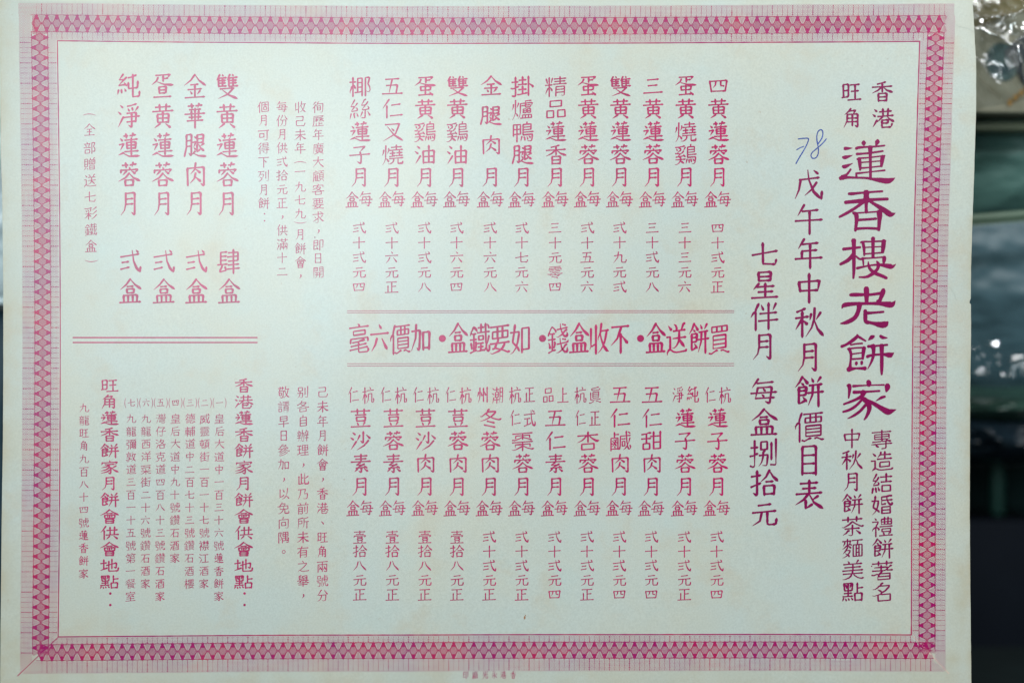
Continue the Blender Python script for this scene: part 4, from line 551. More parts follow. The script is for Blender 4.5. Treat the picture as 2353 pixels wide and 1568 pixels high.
def build_paper():
    ys = [-28 + i * 14.0 for i in range(0, 118)]
    ys += [684, 686, 688, 690, 692, 695, 697, 699, 701]; ys = sorted(set(ys)); ys = [y for y in ys if y <= 1612]
    nx = 150; v = []; f = []; age = []
    T = 0.00028
    for side in (0, 1):
        for y in ys:
            a, b = left_edge(y), right_edge(y)
            for i in range(nx + 1):
                t = i / nx; t = .5 - .5 * math.cos(math.pi * t) * (abs(math.cos(math.pi * t)) ** -.25 if abs(math.cos(math.pi * t)) > 1e-6 else 1)
                x = a + (b - a) * t; p = on_sheet(x, y, 0)
                v.append((p[0], p[1] + side * T, p[2]))
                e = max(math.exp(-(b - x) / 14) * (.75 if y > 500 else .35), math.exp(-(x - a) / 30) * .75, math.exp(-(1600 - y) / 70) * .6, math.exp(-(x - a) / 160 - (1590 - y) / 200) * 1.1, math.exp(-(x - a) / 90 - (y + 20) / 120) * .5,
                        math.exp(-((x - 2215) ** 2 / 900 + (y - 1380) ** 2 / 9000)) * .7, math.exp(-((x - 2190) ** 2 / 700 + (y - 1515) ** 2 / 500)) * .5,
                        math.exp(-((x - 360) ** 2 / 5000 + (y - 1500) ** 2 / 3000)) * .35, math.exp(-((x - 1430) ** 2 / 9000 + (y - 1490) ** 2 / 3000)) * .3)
                age.append(e)  # real ageing plus vignette darkening at the left and bottom margins
    W = nx + 1; H = len(ys); S = W * H
    for j in range(H - 1):
        for i in range(nx):
            a = j * W + i; f.append((a, a + W, a + W + 1, a + 1)); f.append((S + a, S + a + 1, S + a + W + 1, S + a + W))
    for j in range(H - 1):
        a = j * W; f.append((a, S + a, S + a + W, a + W)); a += nx; f.append((a, a + W, S + a + W, S + a))
    for i in range(nx):
        f.append((i, i + 1, S + i + 1, S + i)); a = (H - 1) * W + i; f.append((a, S + a, S + a + 1, a + 1))
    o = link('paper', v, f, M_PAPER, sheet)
    at = o.data.attributes.new('edge_age_vignette', 'FLOAT', 'POINT'); at.data.foreach_set('value', age)
    o.data.polygons.foreach_set('use_smooth', [i < 2 * (H - 1) * nx for i in range(len(o.data.polygons))])
build_paper()

# --- engraved border: four sides, each in (s along, t inwards) coordinates
def side_map(which):
    if which == 'top': return lambda s, t: (s, 8 + t)
    if which == 'bottom': return lambda s, t: (s, 1546 - t)
    if which == 'left': return lambda s, t: (45 + t, s)
    return lambda s, t: (2193 - t, s)
SIDES = {  # s range of: outer waves, band, inner waves ; t of band edges and of the inner rule
    'top': (44, 2192, 74, 2168, 112, 2132, 28, 66, 86),
    'bottom': (50, 2192, 76, 2168, 112, 2130, 30, 67, 85),
    'left': (30, 1530, 74, 1480, 100, 1462, 29, 66, 88),
    'right': (30, 1530, 74, 1480, 98, 1462, 25, 62, 80)}
P = 23.3
waves, band, rule = Ink(), Ink(), Ink()
waves.bent = band.bent = rule.bent = True
for name, (o0, o1, b0, b1, i0, i1, tb0, tb1, tr) in SIDES.items():
    mp = side_map(name)
    mitre = 1.0
    def wave(s0, s1, t, w):
        n = int((s1 - s0) / 2.9); pts = []
        sl = .55 * t
        for k in range(n + 1):
            s = s0 + k * 2.9; d = 1.25 * (1 if int(round((s + sl) / 2.9)) % 2 else -1)
            pts.append(mp(s, t + d))
        ws = [w * (1 + .5 * noise.noise((p[0] * .03, p[1] * .03, t))) for p in pts]
        waves.stroke(pts, ws, False)
    pitch = 3.05; nt = int((tb0 - 1) / pitch)
    for k in range(nt + 1):
        t = 1.6 + k * pitch
        if t > tb0 - 1.2: break
        if name in ('top', 'bottom'): m0 = o0 + (t if name == 'bottom' else 0); m1 = o1 - (t if name == 'bottom' else 0)
        else: m0 = 36 + 0 * t; m1 = 1546 - t
        wave(m0, m1, t, .76)
    t = tb1 + 2.2
    while t < tr - 2.0:
        if name in ('top', 'bottom'): m0 = 45 + t; m1 = 2193 - t
        else: m0 = 8 + t; m1 = 1546 - t
        wave(m0, m1, t, .72); t += pitch
    # band
    H = tb1 - tb0; mid = (tb0 + tb1) / 2
    if name in ('top',): s_a, s_b = 74, 2168
    elif name == 'bottom': s_a, s_b = 84, 2158
    else: s_a, s_b = 76, 1498
    n = int(round((s_b - s_a) / P)); Pn = (s_b - s_a) / n
    for tt in (tb0, tb1):
        s = s_a - 2
        while s < s_b + 2:
            band.line(mp(s, tt), mp(s + 5.2, tt), 1.9 * random.uniform(.7, 1.15), 10); s += 5.6
    for k in range(n):
        c = s_a + (k + .5) * Pn; q = Pn / 2
        g = lambda a, b: mp(c + a, mid + b)
        # lozenge filled with slanting hatch
        hexa = [(-8.4, 0), (-7.2, -4.5), (-3.4, -9.5), (3.4, -9.5), (7.2, -4.5), (8.4, 0), (7.2, 4.5), (3.4, 9.5), (-3.4, 9.5), (-7.2, 4.5)]
        loop = [g(*p) for p in hexa + hexa[:1]]
        band.stroke(loop, [1.2] * len(loop), False)
        for j in range(-6, 7):
            a = j * 2.35; pts = []
            # clip a 40 degree line against the lozenge approximated by |x|/8.6+|y|/13<1
            ux, uy = .72, .69; best = []
            for m in range(-14, 15):
                x_, y_ = a * .69 + ux * m, -a * .72 + uy * m
                if abs(x_) / 8.8 + max(0, abs(y_) - 2) / 11 < 1: best.append((x_, y_))
            if len(best) > 2: band.line(g(*best[0]), g(*best[-1]), 1.35, 40)
        # neck between two lozenges
        band.line(g(8.0, 0), g(q + (q - 8.0), 0), 1.9, 40)
        # dark stars against the two edges of the band
        for sg in (-1, 1):
            r1, r2 = 6.2, 3.3; y0 = sg * (H / 2 - 4.4)
            band.poly([g((r1 if m % 2 == 0 else r2) * math.cos(m * math.pi / 4 + math.pi / 4) * random.uniform(.85, 1.1), y0 + (r1 if m % 2 == 0 else r2) * .85 * math.sin(m * math.pi / 4 + math.pi / 4)) for m in range(8)])
            band.poly([g(-4.6, sg * 8.5), g(4.6, sg * 8.5), g(2.8, y0), g(3.6, sg * H / 2), g(-3.6, sg * H / 2), g(-2.8, y0)])
            for sx in (-1, 1):   # sides of the fan between two stars
                band.stroke([g(sx * 3.5, y0), g(sx * 6.6, sg * 6.5), g(sx * 9.0, sg * 3.0), g(sx * q, sg * .8)], [2.0, 1.5, 1.2, 1.3], False)
            for m in range(6):
                yy = 3.6 + m * 2.5; wd = 1.3 + m * 1.1
                band.stroke([g(q - wd, sg * (yy + .7)), g(q, sg * (yy - .5)), g(q + wd, sg * (yy + .7))], [.92] * 3, False)
            # tick at the star's outer side
            band.stroke([g(0, sg * H / 2), g(0, sg * (H / 2 + 3.2))], [2.6, .8], False)
        # dashed ticks across the wave bands
        for off, wt in ((0, .9), (q, 2.3 if (k % 2 == 0) else 1.3)):
            s = c + off
            for (ta, tc_) in ((2, tb0 - 1), (tb1 + 1, tr - 2.5)):
                if ta > 20 and not (112 < s < (2128 if name in ('top', 'bottom') else 1458)): continue
                u = ta
                while u < tc_:
                    band.line(mp(s + random.uniform(-.3, .3), u), mp(s, min(tc_, u + 3.4)), wt * random.uniform(.55, 1.15), 10); u += 4.9
# hatch filling the upper corners where the bands meet
for x0, y0, x1, y1 in ((76, 74, 111, 80), (2131, 74, 2167, 80), (75, 38, 82, 73)):
    k = x0 + y0
    while k < x1 + y1:
        xa = max(x0, k - y1); xb = min(x1, k - y0)
        if xb - xa > 1: band.line((xa, k - xa), (xb, k - xb), 1.3, 20)
        k += 3.6
# thin rule round the text, broken up a little like the worn print
R0, R1, S0, S1 = 133.2, 2113.2, 95, 1461.4
for a, b in (((R0, S0), (R1, S0)), ((R0, S1), (R1, S1)), ((R0, S0 - 1), (R0, S1 + 1)), ((R1, S0 - 1), (R1, S1 + 1))):
    q = resample([a, b], 9); rule.stroke(q, [2.5 * (1 + .35 * noise.noise((p[0] * .05, p[1] * .05, 2))) for p in q], False)
tag(waves.build('border_waves', M_WAVE, sheet), kind='stuff')
band.build('border_band', M_BAND, sheet)
rule.build('border_rule', M_BAND, sheet)
mit = Ink(); mit.line((40.5, 1551), (134, 1462), 2.0, 20); mit.build('mitre_line', M_BAND, sheet)
mit = Ink(); mit.line((2098, 1460), (2180, 1546), 2.6, 20); mit.build('worn_mitre', m_ink('worn_print', (.62, .50, .42), (.66, .55, .46), (.6, .5, .42)), sheet)

# --- title, six broad clerical characters
title = empty('title_lettering'); title.parent = sheet
for oy, data in TITLE:
    ink = Ink()
    for s in data.split('|'):
        pts = [tuple(float(v) for v in p.split(',')) for p in s.split()]
        q = smooth(pts) if len(pts) > 2 else [tuple(a + (b - a) * t / 4 for a, b in zip(*pts)) for t in range(5)]
        k = 1 / 4.75 / 1.4447
        P2 = [(2770 / 1.4447 + x * k, oy / 1.4447 + y * k) for x, y, w in q]
        W2 = [w * k * (1 + .06 * noise.noise((x * .03, y * .03, 5))) for x, y, w in q]
        ink.stroke(P2, W2)
    ink.build('character', M_TITLE, title)
def part(name, material=None):
    ink = Ink(); return ink, (lambda: ink.build(name, material or M_TEXT, sheet))
# --- small headings beside the title
for txt, x, x1, ys, w in (('香港', 2027, 2029, [210, 272], 55), ('旺角', 1956, 1958, [211, 272], 53),
                          ('專造結婚禮餅著名', 2026, 2029, spread_y(1008, 1360, 8), 53), ('中秋月餅茶麵美點', 1957.5, 1960, spread_y(1006, 1359, 8), 53)):
    ink, done = part('heading_lettering', M_TITLE); column(ink, txt, x, ys, w, w - 4, x1, 1.08); done()
ink, done = part('heading_lettering', M_TITLE); column(ink, '戊午年中秋月餅價目表', 1857.5, spread_y(425, 1136, 10), 72, 76, 1859.5, 1.05); done()
ink, done = part('heading_lettering', M_TITLE)
column(ink, '七星伴月', 1757, spread_y(585, 796, 4), 70, 69, 1755, 1.04); column(ink, '每盒捌拾元', 1755, spread_y(899, 1180, 5), 69, 68, 1756, 1.04); done()
# --- twelve price columns above, twelve below
TOP = [(1650, '四黃蓮蓉', '四十弍元正'), (1574.7, '蛋黃燒鷄', '三十三元六'), (1500, '三黃蓮蓉', '三十弍元八'), (1425, '雙黃蓮蓉', '弍十九元弍'),
       (1351, '蛋黃蓮蓉', '弍十五元六'), (1277, '精品蓮香', '三十元零四'), (1200.6, '掛爐鴨腿', '弍十七元六'), (1128, '金腿肉', '弍十六元八'),
       (1051, '雙黃鷄油', '弍十六元四'), (977, '蛋黃鷄油', '弍十弍元八'), (902, '五仁叉燒', '弍十六元正'), (827, '椰絲蓮子', '弍十弍元四')]
for x, a, b in TOP:
    ink, done = part('price_lettering')
    column(ink, a, x, [198.5, 250.5, 303, 355.5] if len(a) == 4 else [198, 266, 334], 54, 50)
    glyph(ink, '月', x, 408, 54, 50)
    glyph(ink, '盒', x - 18, 459, 33, 40); glyph(ink, '每', x + 13.5, 458, 35, 40)
    column(ink, b, x - 2, spread_y(524, 659, 5), 35, 32); done()
LOW = [(1648.5, '杭仁', '', '蓮子蓉', '弍十弍元四'), (1574, '純淨', '', '蓮子蓉', '弍十弍元正'), (1498, '', '五仁', '甜肉', '弍十弍元四'),
       (1424.5, '', '五仁', '鹹肉', '弍十弍元四'), (1350.5, '眞正杭仁', '', '杏蓉', '弍十弍元正'), (1276, '上品', '五', '仁素', '弍十弍元四'),
       (1200.5, '正式杭仁', '', '棗蓉', '弍十弍元正'), (1126, '潮州', '冬', '蓉肉', '弍十弍元正'), (1052, '杭仁', '荳', '蓉肉', '壹拾八元正'),
       (978, '杭仁', '荳', '沙肉', '壹拾八元正'), (903.5, '杭仁', '荳', '蓉素', '壹拾八元正'), (828.5, '杭仁', '荳', '沙素', '壹拾八元正')]
for x, pair, mid_, rest, b in LOW:
    ink, done = part('price_lettering'); rows = [906.5, 960, 1012, 1064]
    if len(pair) == 2:
        glyph(ink, pair[0], x + 17, 906.5, 29, 42); glyph(ink, pair[1], x - 17, 906.5, 28, 40); body = mid_ + rest; ys = rows[1:]
    elif len(pair) == 4:
        glyph(ink, pair[0], x + 16, 906, 29, 42); glyph(ink, pair[1], x + 16, 960, 29, 41)
        glyph(ink, pair[2], x - 17, 906, 29, 42); glyph(ink, pair[3], x - 17, 960, 28, 40); body = rest; ys = rows[2:]
    else: body = mid_ + rest; ys = rows
    column(ink, body, x, ys, 53, 48); glyph(ink, '月', x, 1117, 53, 48)
    glyph(ink, '盒', x - 18, 1167, 33, 39); glyph(ink, '每', x + 13.5, 1166, 34, 39)
    column(ink, b, x - 2, spread_y(1232.5, 1364, 5), 35, 32); done()
# --- middle row between two pairs of hairlines
ink, done = part('banner_lettering')
for c, x in zip('買餅送盒不收盒錢如要鐵盒加價六毫', (1652, 1605.4, 1554, 1506, 1425, 1376, 1330, 1282, 1195.7, 1149, 1102.5, 1052, 966.6, 919, 872, 825)):
    glyph(ink, c, x, 777, 50, 76, 1.08)
for x in (1471, 1246, 1016): ink.disc(x, 777, 8.2, n=22)
done()
for y in (713.6, 717.9, 834.9, 839.9):
    ink, done = part('divider_line'); ink.stroke(resample([(797, y), (1686, y - .4)], 30), [1.15] * len(resample([(797, y), (1686, y)], 30)), False); done()
for y in (775, 786.3):
    ink, done = part('divider_line'); ink.stroke(resample([(167, y), (591, y)], 20), [2.9] * len(resample([(167, y), (591, y)], 20)), False); done()
# --- left block
for txt, x, x1, tail, xt in (('雙黃蓮蓉月', 522, 523, '肆盒', 526), ('金華腿肉月', 448, 450, '弍盒', 451), ('疍黃蓮蓉月', 374, 375, '弍盒', 376.5), ('純淨蓮蓉月', 296, 298, '弍盒', 299.5)):
    ink, done = part('gift_lettering'); column(ink, txt, x, [199.5, 267, 335, 401.5, 468], 56, 62, x1, .98)
    column(ink, tail, xt, [601, 669], 56, 62, None, 1.0); done()
ink, done = part('note_lettering'); column(ink, '（全部贈送七彩鐵盒）', 206, [263.5, 299, 340, 377, 415, 453, 489.5, 527, 565, 600], 30, 31, 210, .9); done()
for txt, x, ys in (('徇歷年廣大顧客要求，即日開', 731, spread_y(246, 624.7, 13)),
                   ('收己未年（一九七九）月餅會，', 689.5, [246, 278.5, 310, 340.5, 372.5, 394, 429, 459.5, 491, 511.5, 538.6, 571, 602, 633]),
                   ('每份月供弍拾元正，供滿十二', 648, spread_y(246, 623.5, 13)), ('個月可得下列月餅：', 605.5, [246, 277.5, 310, 340.5, 372.5, 404.5, 436.5, 467, 496])):
    ink, done = part('note_lettering'); column(ink, txt, x, ys, 28.5, 28.5, None, .95); done()
for txt, x, n in (('己未年月餅會，香港、旺角兩號分', 740.7, 15), ('别各自辦理，此乃前所未有之舉，', 696, 15), ('敬請早日參加，以免向隅。', 651.5, 12)):
    ink, done = part('note_lettering'); column(ink, txt, x, [900 + 33.3 * i for i in range(n)], 28.5, 29, None, .97); done()
for txt, x in (('香港蓮香餅家月餅會供會地點：', 559.7), ('旺角蓮香餅家月餅會供會地點：', 251.5)):
    ink, done = part('address_heading'); column(ink, txt, x, [885 + 37.55 * i for i in range(13)] + [1372], 47, 35, None, 1.12); done()
ADDR = ['皇后大道中一百三十六號蓮香餅家', '威靈頓街一百一十七號襟江酒家', '德輔道中二百七十三號鑽石酒樓', '皇后大道中九十號鑽石酒家',
        '灣仔洛克道四百八十三號鑽石酒家', '九龍西洋菜街二十六號鑽石酒家', '九龍彌敦道三百一十五號第一餐室']
for k, txt in enumerate(ADDR):
    x = 503.5 - 33.7 * k; ink, done = part('address_lettering')
    glyph(ink, '一二三四五六七'[k], x, 924.6, 19, 22, 1.0, .2)
    for sg in (-1, 1): ink.stroke([(x + sg * (12.5 + 2.6 * (1 - (t / 4) ** 2)), 925 + t * 2.9) for t in range(-4, 5)], [.6, .9, 1.1, 1.2, 1.3, 1.2, 1.1, .9, .6], False)
    column(ink, txt, x, [961 + 29.1 * i for i in range(len(txt))], 25, 24.5, x - 1.5, .95); done()
ink, done = part('address_lettering'); column(ink, '九龍旺角九百八十四號蓮香餅家', 193.5, [936 + 29.25 * i for i in range(14)], 25, 24.5, 192, .95); done()
ink, done = part('imprint_lettering', M_BAND)
for c, x in zip('香港永光廠印', (1178.8, 1155.8, 1135.8, 1114.5, 1091.5, 1069.5)): glyph(ink, c, x, 1548, 14.5, 19, 1.0, .2)
done()
# --- blue pen note "78"
ink, done = part('handwritten_number', M_BLUE)
def pen(txt, w):
    q = [(2400 / 1.4447 + float(a.split(',')[0]) / 1.96 / 1.4447, 200 / 1.4447 + float(a.split(',')[1]) / 1.96 / 1.4447, w) for a in txt.split()]
    s = smooth(q, 5); ink.stroke([(a, b) for a, b, _ in s], [w * (1 + .2 * noise.noise((a * .2, b * .2, 0))) for a, b, _ in s])
pen('487,513 520,509 551,509 553,522 540,555 518,595 495,632 472,673', 2.7); pen('477,583 500,570 523,561', 2.3)
pen('670,512 645,542 605,577 577,602 570,622 580,638 600,636 614,618 619,590 616,560 609,520 609,488 618,462 632,453 644,458 648,478 642,505 628,528 616,545', 2.6); done()
# --- small marks on the paper
for x, y, r in ((1205, 1417, 3.0), (1207, 1412, 1.4)):
    ink, done = part('rust_speck', M_SPECK); ink.disc(x, y, r * .7, r * 1.3, 9); done()
for x, y, r in ((1900, 1285, 1.3), (2003, 1300, 1.6), (1913, 1090, .9), (723, 545, 1.6), (831, 470, 1.0), (1401, 1042, 1.0), (2120, 1340, 1.0), (40, 232, 1.1)):
    ink, done = part('ink_dot', M_TITLE if r > 1.4 else M_GREY); ink.disc(x, y, r, n=7); done()
ink, done = part('hair_crease', M_GREY); s = smooth([(2176, 42, 1), (2200, 60, 1), (2222, 66, 1), (2239, 78, 1)]); ink.stroke([(a, b) for a, b, _ in s], [.9] * len(s)); done()
ink, done = part('hair_crease', M_GREY); s = smooth([(2181, 660, 1), (2190, 672, 1), (2197, 690, 1)]); ink.stroke([(a, b) for a, b, _ in s], [.8] * len(s)); done()

# ------------------------------------------------------------------ things behind the sheet
def behind(x, y, d):
    """a point d metres behind the sheet's plane, laid out in sheet units about the middle of the sheet"""
    k = (D + d) / D; return ((x - CX) * U * k, d, (CZ - y) * U * k)
def simple(name, color, rough=.6, metallic=0, spec=.5, var=.12, scale=40):
    m, nt, b = mat(name); n = tex(nt, 'ShaderNodeTexNoise', scale, 5, .6)
    r = ramp(nt, n.outputs[0], [(.3, tuple(c * (1 - var) for c in color)), (.7, tuple(min(1, c * (1 + var)) for c in color))])
    nt.links.new(r.outputs[0], b.inputs['Base Color']); b.inputs['Roughness'].default_value = rough; b.inputs['Metallic'].default_value = metallic
    b.inputs['Specular IOR Level'].default_value = spec
    return m
def m_film(name, tint, refl=.3, rough=.09):
    m = bpy.data.materials.new(name); m.use_nodes = True; nt = m.node_tree; nt.nodes.remove(nt.nodes['Principled BSDF'])
    out = nt.nodes['Material Output']; tr = nt.nodes.new('ShaderNodeBsdfTransparent'); tr.inputs[0].default_value = (*tint, 1)
    gl = nt.nodes.new('ShaderNodeBsdfAnisotropic'); gl.inputs['Roughness'].default_value = rough; gl.inputs['Color'].default_value = (.95, .97, 1, 1)
    fr = nt.nodes.new('ShaderNodeFresnel'); fr.inputs[0].default_value = 1.5
    ma = nt.nodes.new('ShaderNodeMath'); ma.operation = 'ADD'; ma.inputs[1].default_value = refl - .04; ma.use_clamp = True
    nt.links.new(fr.outputs[0], ma.inputs[0]); mx = nt.nodes.new('ShaderNodeMixShader')
    nt.links.new(ma.outputs[0], mx.inputs[0]); nt.links.new(tr.outputs[0], mx.inputs[1]); nt.links.new(gl.outputs[0], mx.inputs[2]); nt.links.new(mx.outputs[0], out.inputs[0])
    return m
def box(name, x0, x1, y0, y1, d0, d1, material, parent=None, bevel=.0012):
    """upright box; x, y in sheet units, depth range in metres"""
    a = behind(x0, y1, d0); b = behind(x1, y0, d0)
    X0, Z0, X1, Z1 = a[0], a[2], b[0], b[2]
    v = [(X0, d0, Z0), (X1, d0, Z0), (X1, d1, Z0), (X0, d1, Z0), (X0, d0, Z1), (X1, d0, Z1), (X1, d1, Z1), (X0, d1, Z1)]
    f = [(0, 1, 5, 4), (1, 2, 6, 5), (2, 3, 7, 6), (3, 0, 4, 7), (4, 5, 6, 7), (3, 2, 1, 0)]
    o = link(name, v, f, material, parent)
    if bevel:
        m = o.modifiers.new('bevel', 'BEVEL'); m.width = bevel; m.segments = 3
        o.data.polygons.foreach_set('use_smooth', [True] * 6)
    return o
def pillow(name, x0, x1, y0, y1, d, puff, material, parent=None, wr=.003, seed=0, freq=60, serrate=None, tilt=0, lip=.06, n=110, m=90):
    """a filled bag: bulging front and back sheets closed round the rim, with creases; serrate = tooth height of the lower edge"""
    v = []; f = []
    for side in (-1, 1):
        for j in range(m + 1):
            for i in range(n + 1):
                a, b = i / n, j / m; x = x0 + (x1 - x0) * a; y = y0 + (y1 - y0) * b + tilt * (x - x0)
                if serrate and b > 1 - .03: y += serrate * abs(((x / 9.0) % 1) * 2 - 1) * (b - (1 - .03)) / .03
                e = max(0.0, 1 - (2 * a - 1) ** 6) ** .5 * max(0.0, min(1.0, (1 - b - lip * .4) / .42, (b + .0) / .30)) ** .55
                p = behind(x, y, d)
                r = noise.fractal(Vector((x * U * freq, y * U * freq * 2.2, seed)), .9, 2.1, 5) * wr
                rd = (1 - abs(noise.noise(Vector((x * U * freq * .7 + 4, y * U * freq * 1.2, seed + 9))))) ** 4 * wr * 1.1
                v.append((p[0], d + side * puff * e + side * (r + rd) * (.25 + e) * (1 if 0 < i < n and 0 < j < m else 0), p[2]))
    W = n + 1; S = W * (m + 1)
    for j in range(m):
        for i in range(n):
            a = j * W + i; f.append((a, a + W, a + W + 1, a + 1)); f.append((S + a, S + a + 1, S + a + W + 1, S + a + W))
    for j in range(m):
        a = j * W; f.append((a, S + a, S + a + W, a + W)); a += n; f.append((a, a + W, S + a + W, S + a))
    for i in range(n):
        f.append((i, i + 1, S + i + 1, S + i)); a = m * W + i; f.append((a, S + a, S + a + 1, a + 1))
    return link(name, v, f, material, parent, True)
def crumple(name, pts_xy, d, material, parent=None, amp=.006, freq=70, seed=1, n=110, m=90, lean=0.0):
    """loose crumpled film spanning the quad pts_xy (tl, tr, br, bl)"""
    v = []; f = []; (ax, ay), (bx, by), (cx, cy), (dx, dy) = pts_xy
    for j in range(m + 1):
        for i in range(n + 1):
            a, b = i / n, j / m
            x = (ax * (1 - a) + bx * a) * (1 - b) + (dx * (1 - a) + cx * a) * b; y = (ay * (1 - a) + by * a) * (1 - b) + (dy * (1 - a) + cy * a) * b
            q = Vector((x * U * freq, (y - .5 * x) * U * freq * 1.5, seed))
            h = (1 - abs(noise.noise(q))) ** 3 * amp + (1 - abs(noise.noise(q * 2.3 + Vector((3, 1, 0))))) ** 3 * amp * .35 + noise.noise(q * .4) * amp
            fade = min(1, b * 8, (1 - b) * 4 + .15)
            p = behind(x, y, d); v.append((p[0], p[1] - h * fade + lean * max(0.0, 1 - b / .62), p[2]))
    W = n + 1
    for j in range(m):
        for i in range(n): a = j * W + i; f.append((a, a + W, a + W + 1, a + 1))
    o = link(name, v, f, material, parent, True)
    return o

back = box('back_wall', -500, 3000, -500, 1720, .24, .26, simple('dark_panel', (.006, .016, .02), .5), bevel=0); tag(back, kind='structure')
shelf = box('shelf', -300, 2800, 1616, 1680, -.003, .239, simple('shelf_board', (.006, .010, .011), .7, spec=.1)); tag(shelf, kind='structure')

# beige carton wrapped in clear film
carton = empty('carton', behind(2330, 260, .05)); inv = Vector(carton.location)
def under(o, par):
    o.parent = par; o.location = -Vector(par.location); return o
tag(carton, 'beige printed carton with a dark teal emblem, at the top behind the sheet', 'carton')
under(box('carton_body', 1850, 2600, -240, 260, .045, .16, simple('beige_card', (.34, .33, .25), .55, var=.08)), carton)
def decal(name, pts, d, material):
    v = [behind(x, y, d) for x, y in pts]; return under(link(name, v, [tuple(range(len(v)))], material), carton)
decal('brown_band', [(2225, -120), (2600, -120), (2600, 22), (2340, 28), (2256, 60), (2225, 66)], .0444, simple('brown_print', (.17, .13, .035), .5, var=.2))
def blob(cx, cy, rx, ry, rot, n=30, k=0):
    c, s = math.cos(rot), math.sin(rot)
    return [(cx + rx * math.cos(t) * c - ry * math.sin(t) * s, cy + rx * math.cos(t) * s + ry * math.sin(t) * c) for t in [2 * math.pi * i / n for i in range(n)]]
decal('emblem_disc', blob(2303, 142, 38, 44, -.25), .0443, simple('teal_print', (.05, .11, .115), .5, var=.15))
arc = [(2303 + 36 * math.cos(t), 133 + 38 * math.sin(t)) for t in [math.pi * (1.08 - 1.12 * i / 20) for i in range(21)]]
arc2 = [(2306 + 30 * math.cos(t), 128 + 20 * math.sin(t)) for t in [math.pi * (1.08 - 1.12 * i / 20) for i in range(20, -1, -1)]]
decal('emblem_crescent', arc + arc2, .0442, simple('dark_teal_print', (.012, .055, .07), .5))
decal('emblem_centre', blob(2322, 118, 10, 13, .3), .0441, simple('dark_teal_dot', (.04, .11, .11), .5))
decal('dark_corner', [(2362, 76), (2330, 92), (2306, 122), (2330, 150), (2348, 186), (2362, 204), (2400, 204), (2400, 60)], .0440, simple('slate_print', (.035, .045, .06), .5))
orange = simple('orange_print', (.42, .23, .05), .5)
for k in range(5):
    x = 2316 + k * 13; y = 240 - k * 10.5
    decal('orange_mark', [(x - 3, y - 8), (x + 7, y - 15), (x + 11, y - 3), (x + 1, y + 5)], .0443, orange)
film = crumple('plastic_film', [(2190, -110), (2440, -110), (2440, 215), (2190, 262)], .033, m_film('clear_film', (.95, .97, .96), .26, .20), None, .009, 48, 3.1, lean=.0085)
tag(film, 'crinkled clear plastic film with white glints over the beige carton', 'plastic film')
# flat olive tray below the carton
tray = box('tray', 1900, 2620, 279, 300, .052, .17, simple('olive_card', (.13, .15, .10), .5)); tag(tray, 'thin olive tray under the beige carton', 'tray')
gap_shade = box('shadow_gap', 1900, 2620, 261, 278.5, .075, .17, simple('dark_gap', (.02, .022, .012), .7)); tag(gap_shade, 'dark block painted as the shadow gap between the beige carton and the olive tray', 'shadow gap')  # dark block stands in for the shade in the gap under the carton
# teal plastic bag with a pinked lower edge
teal = pillow('teal_bag', 2000, 2640, 215, 532, .078, .016, simple('teal_plastic', (.060, .135, .12), .5, spec=.3, var=.15, scale=14), None, .0022, 2.2, 22, 4.5, -.085, .05)
tag(teal, 'translucent teal plastic bag with a zigzag cut lower edge', 'plastic bag', 'plastic bags behind the sheet')
slate = pillow('slate_bag', 1980, 2620, 360, 935, .092, .020, simple('slate_plastic', (.050, .098, .120), .45, spec=.25, var=.25, scale=16), None, .0025, 7.7, 20)
wr = crumple('bag_fold', [(2180, 790), (2440, 780), (2440, 880), (2180, 885)], .058, m_film('bag_film', (.75, .82, .84), .12, .16), None, .004, 60, 8.3, 90, 50); wr.parent = slate
hem = pillow('bag_hem', 2000, 2640, 512, 536, .048, .0008, simple('hem_plastic', (.062, .105, .072), .6, var=.1), teal, .0003, 2.2, 26, 5, -.085, .05, 300, 12)
tag(slate, 'slate blue plastic bag with bright glints, under the teal bag', 'plastic bag', 'plastic bags behind the sheet')
green_b = pillow('green_bag', 1980, 2620, 885, 975, .090, .018, simple('green_grey_plastic', (.03, .07, .055), .3, var=.25, scale=10), None, .003, 4.7, 30)
tag(green_b, 'flat greyish green plastic bag folded under the slate bag', 'plastic bag', 'plastic bags behind the sheet')
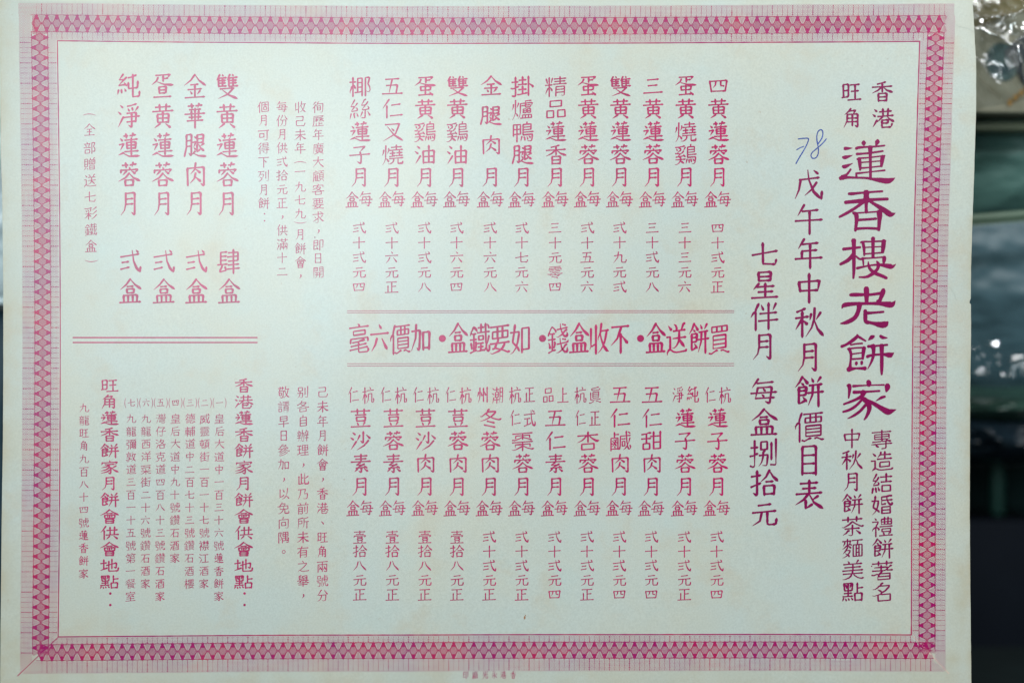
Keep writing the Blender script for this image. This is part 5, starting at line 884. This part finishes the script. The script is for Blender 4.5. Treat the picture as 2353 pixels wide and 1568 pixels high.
navy = pillow('navy_bag', 1980, 2620, 945, 1062, .092, .02, simple('navy_plastic', (.008, .016, .024), .22, var=.3, scale=20), None, .004, 1.7, 60)
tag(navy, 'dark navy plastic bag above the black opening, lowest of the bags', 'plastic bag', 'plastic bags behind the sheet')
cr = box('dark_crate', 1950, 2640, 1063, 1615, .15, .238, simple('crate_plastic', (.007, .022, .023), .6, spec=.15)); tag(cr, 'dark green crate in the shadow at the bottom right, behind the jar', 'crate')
def lathe(name, x, y_top, y_bot, d, prof, material, parent=None, n=40):
    c = behind(x, y_bot, d); top = behind(x, y_top, d); H = top[2] - c[2]; v = []; f = []
    for t, r in prof:
        for k in range(n): v.append((c[0] + r * U * math.cos(2 * math.pi * k / n), d + r * U * math.sin(2 * math.pi * k / n), c[2] + H * t))
    for j in range(len(prof) - 1):
        for k in range(n): f.append((j * n + k, j * n + (k + 1) % n, (j + 1) * n + (k + 1) % n, (j + 1) * n + k))
    f.append(tuple(range(n))[::-1]); f.append(tuple((len(prof) - 1) * n + k for k in range(n)))
    return link(name, v, f, material, parent, True)
bt = lathe('green_jar', 2292, 1066, 1196, .13, [(0, 14), (.03, 17), (.2, 17), (.8, 16), (.9, 14), (.97, 11), (1, 10)], simple('green_glass', (.02, .10, .08), .35, var=.3, scale=30))
tag(bt, 'small dark green jar glowing faintly in the shadow at lower right', 'jar')
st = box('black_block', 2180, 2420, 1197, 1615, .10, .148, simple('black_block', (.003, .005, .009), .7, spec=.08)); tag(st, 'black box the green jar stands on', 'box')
# at the left edge: pale packet above, dark bag below
pk = pillow('pale_packet', -160, 60, -60, 700, .035, .012, simple('pale_plastic', (.55, .66, .70), .3, var=.2, scale=12), None, .003, 5.5, 40)
tag(pk, 'pale blue white packet showing as a sliver at the upper left edge', 'packet')
dk = pillow('dark_blue_bag', -180, 60, 712, 1613, .045, .015, simple('dark_blue_plastic', (.02, .045, .065), .5, spec=.2, var=.35, scale=12), None, .001, 6.5, 20)
tag(dk, 'dark blue plastic bag showing as a sliver at the lower left edge', 'plastic bag')
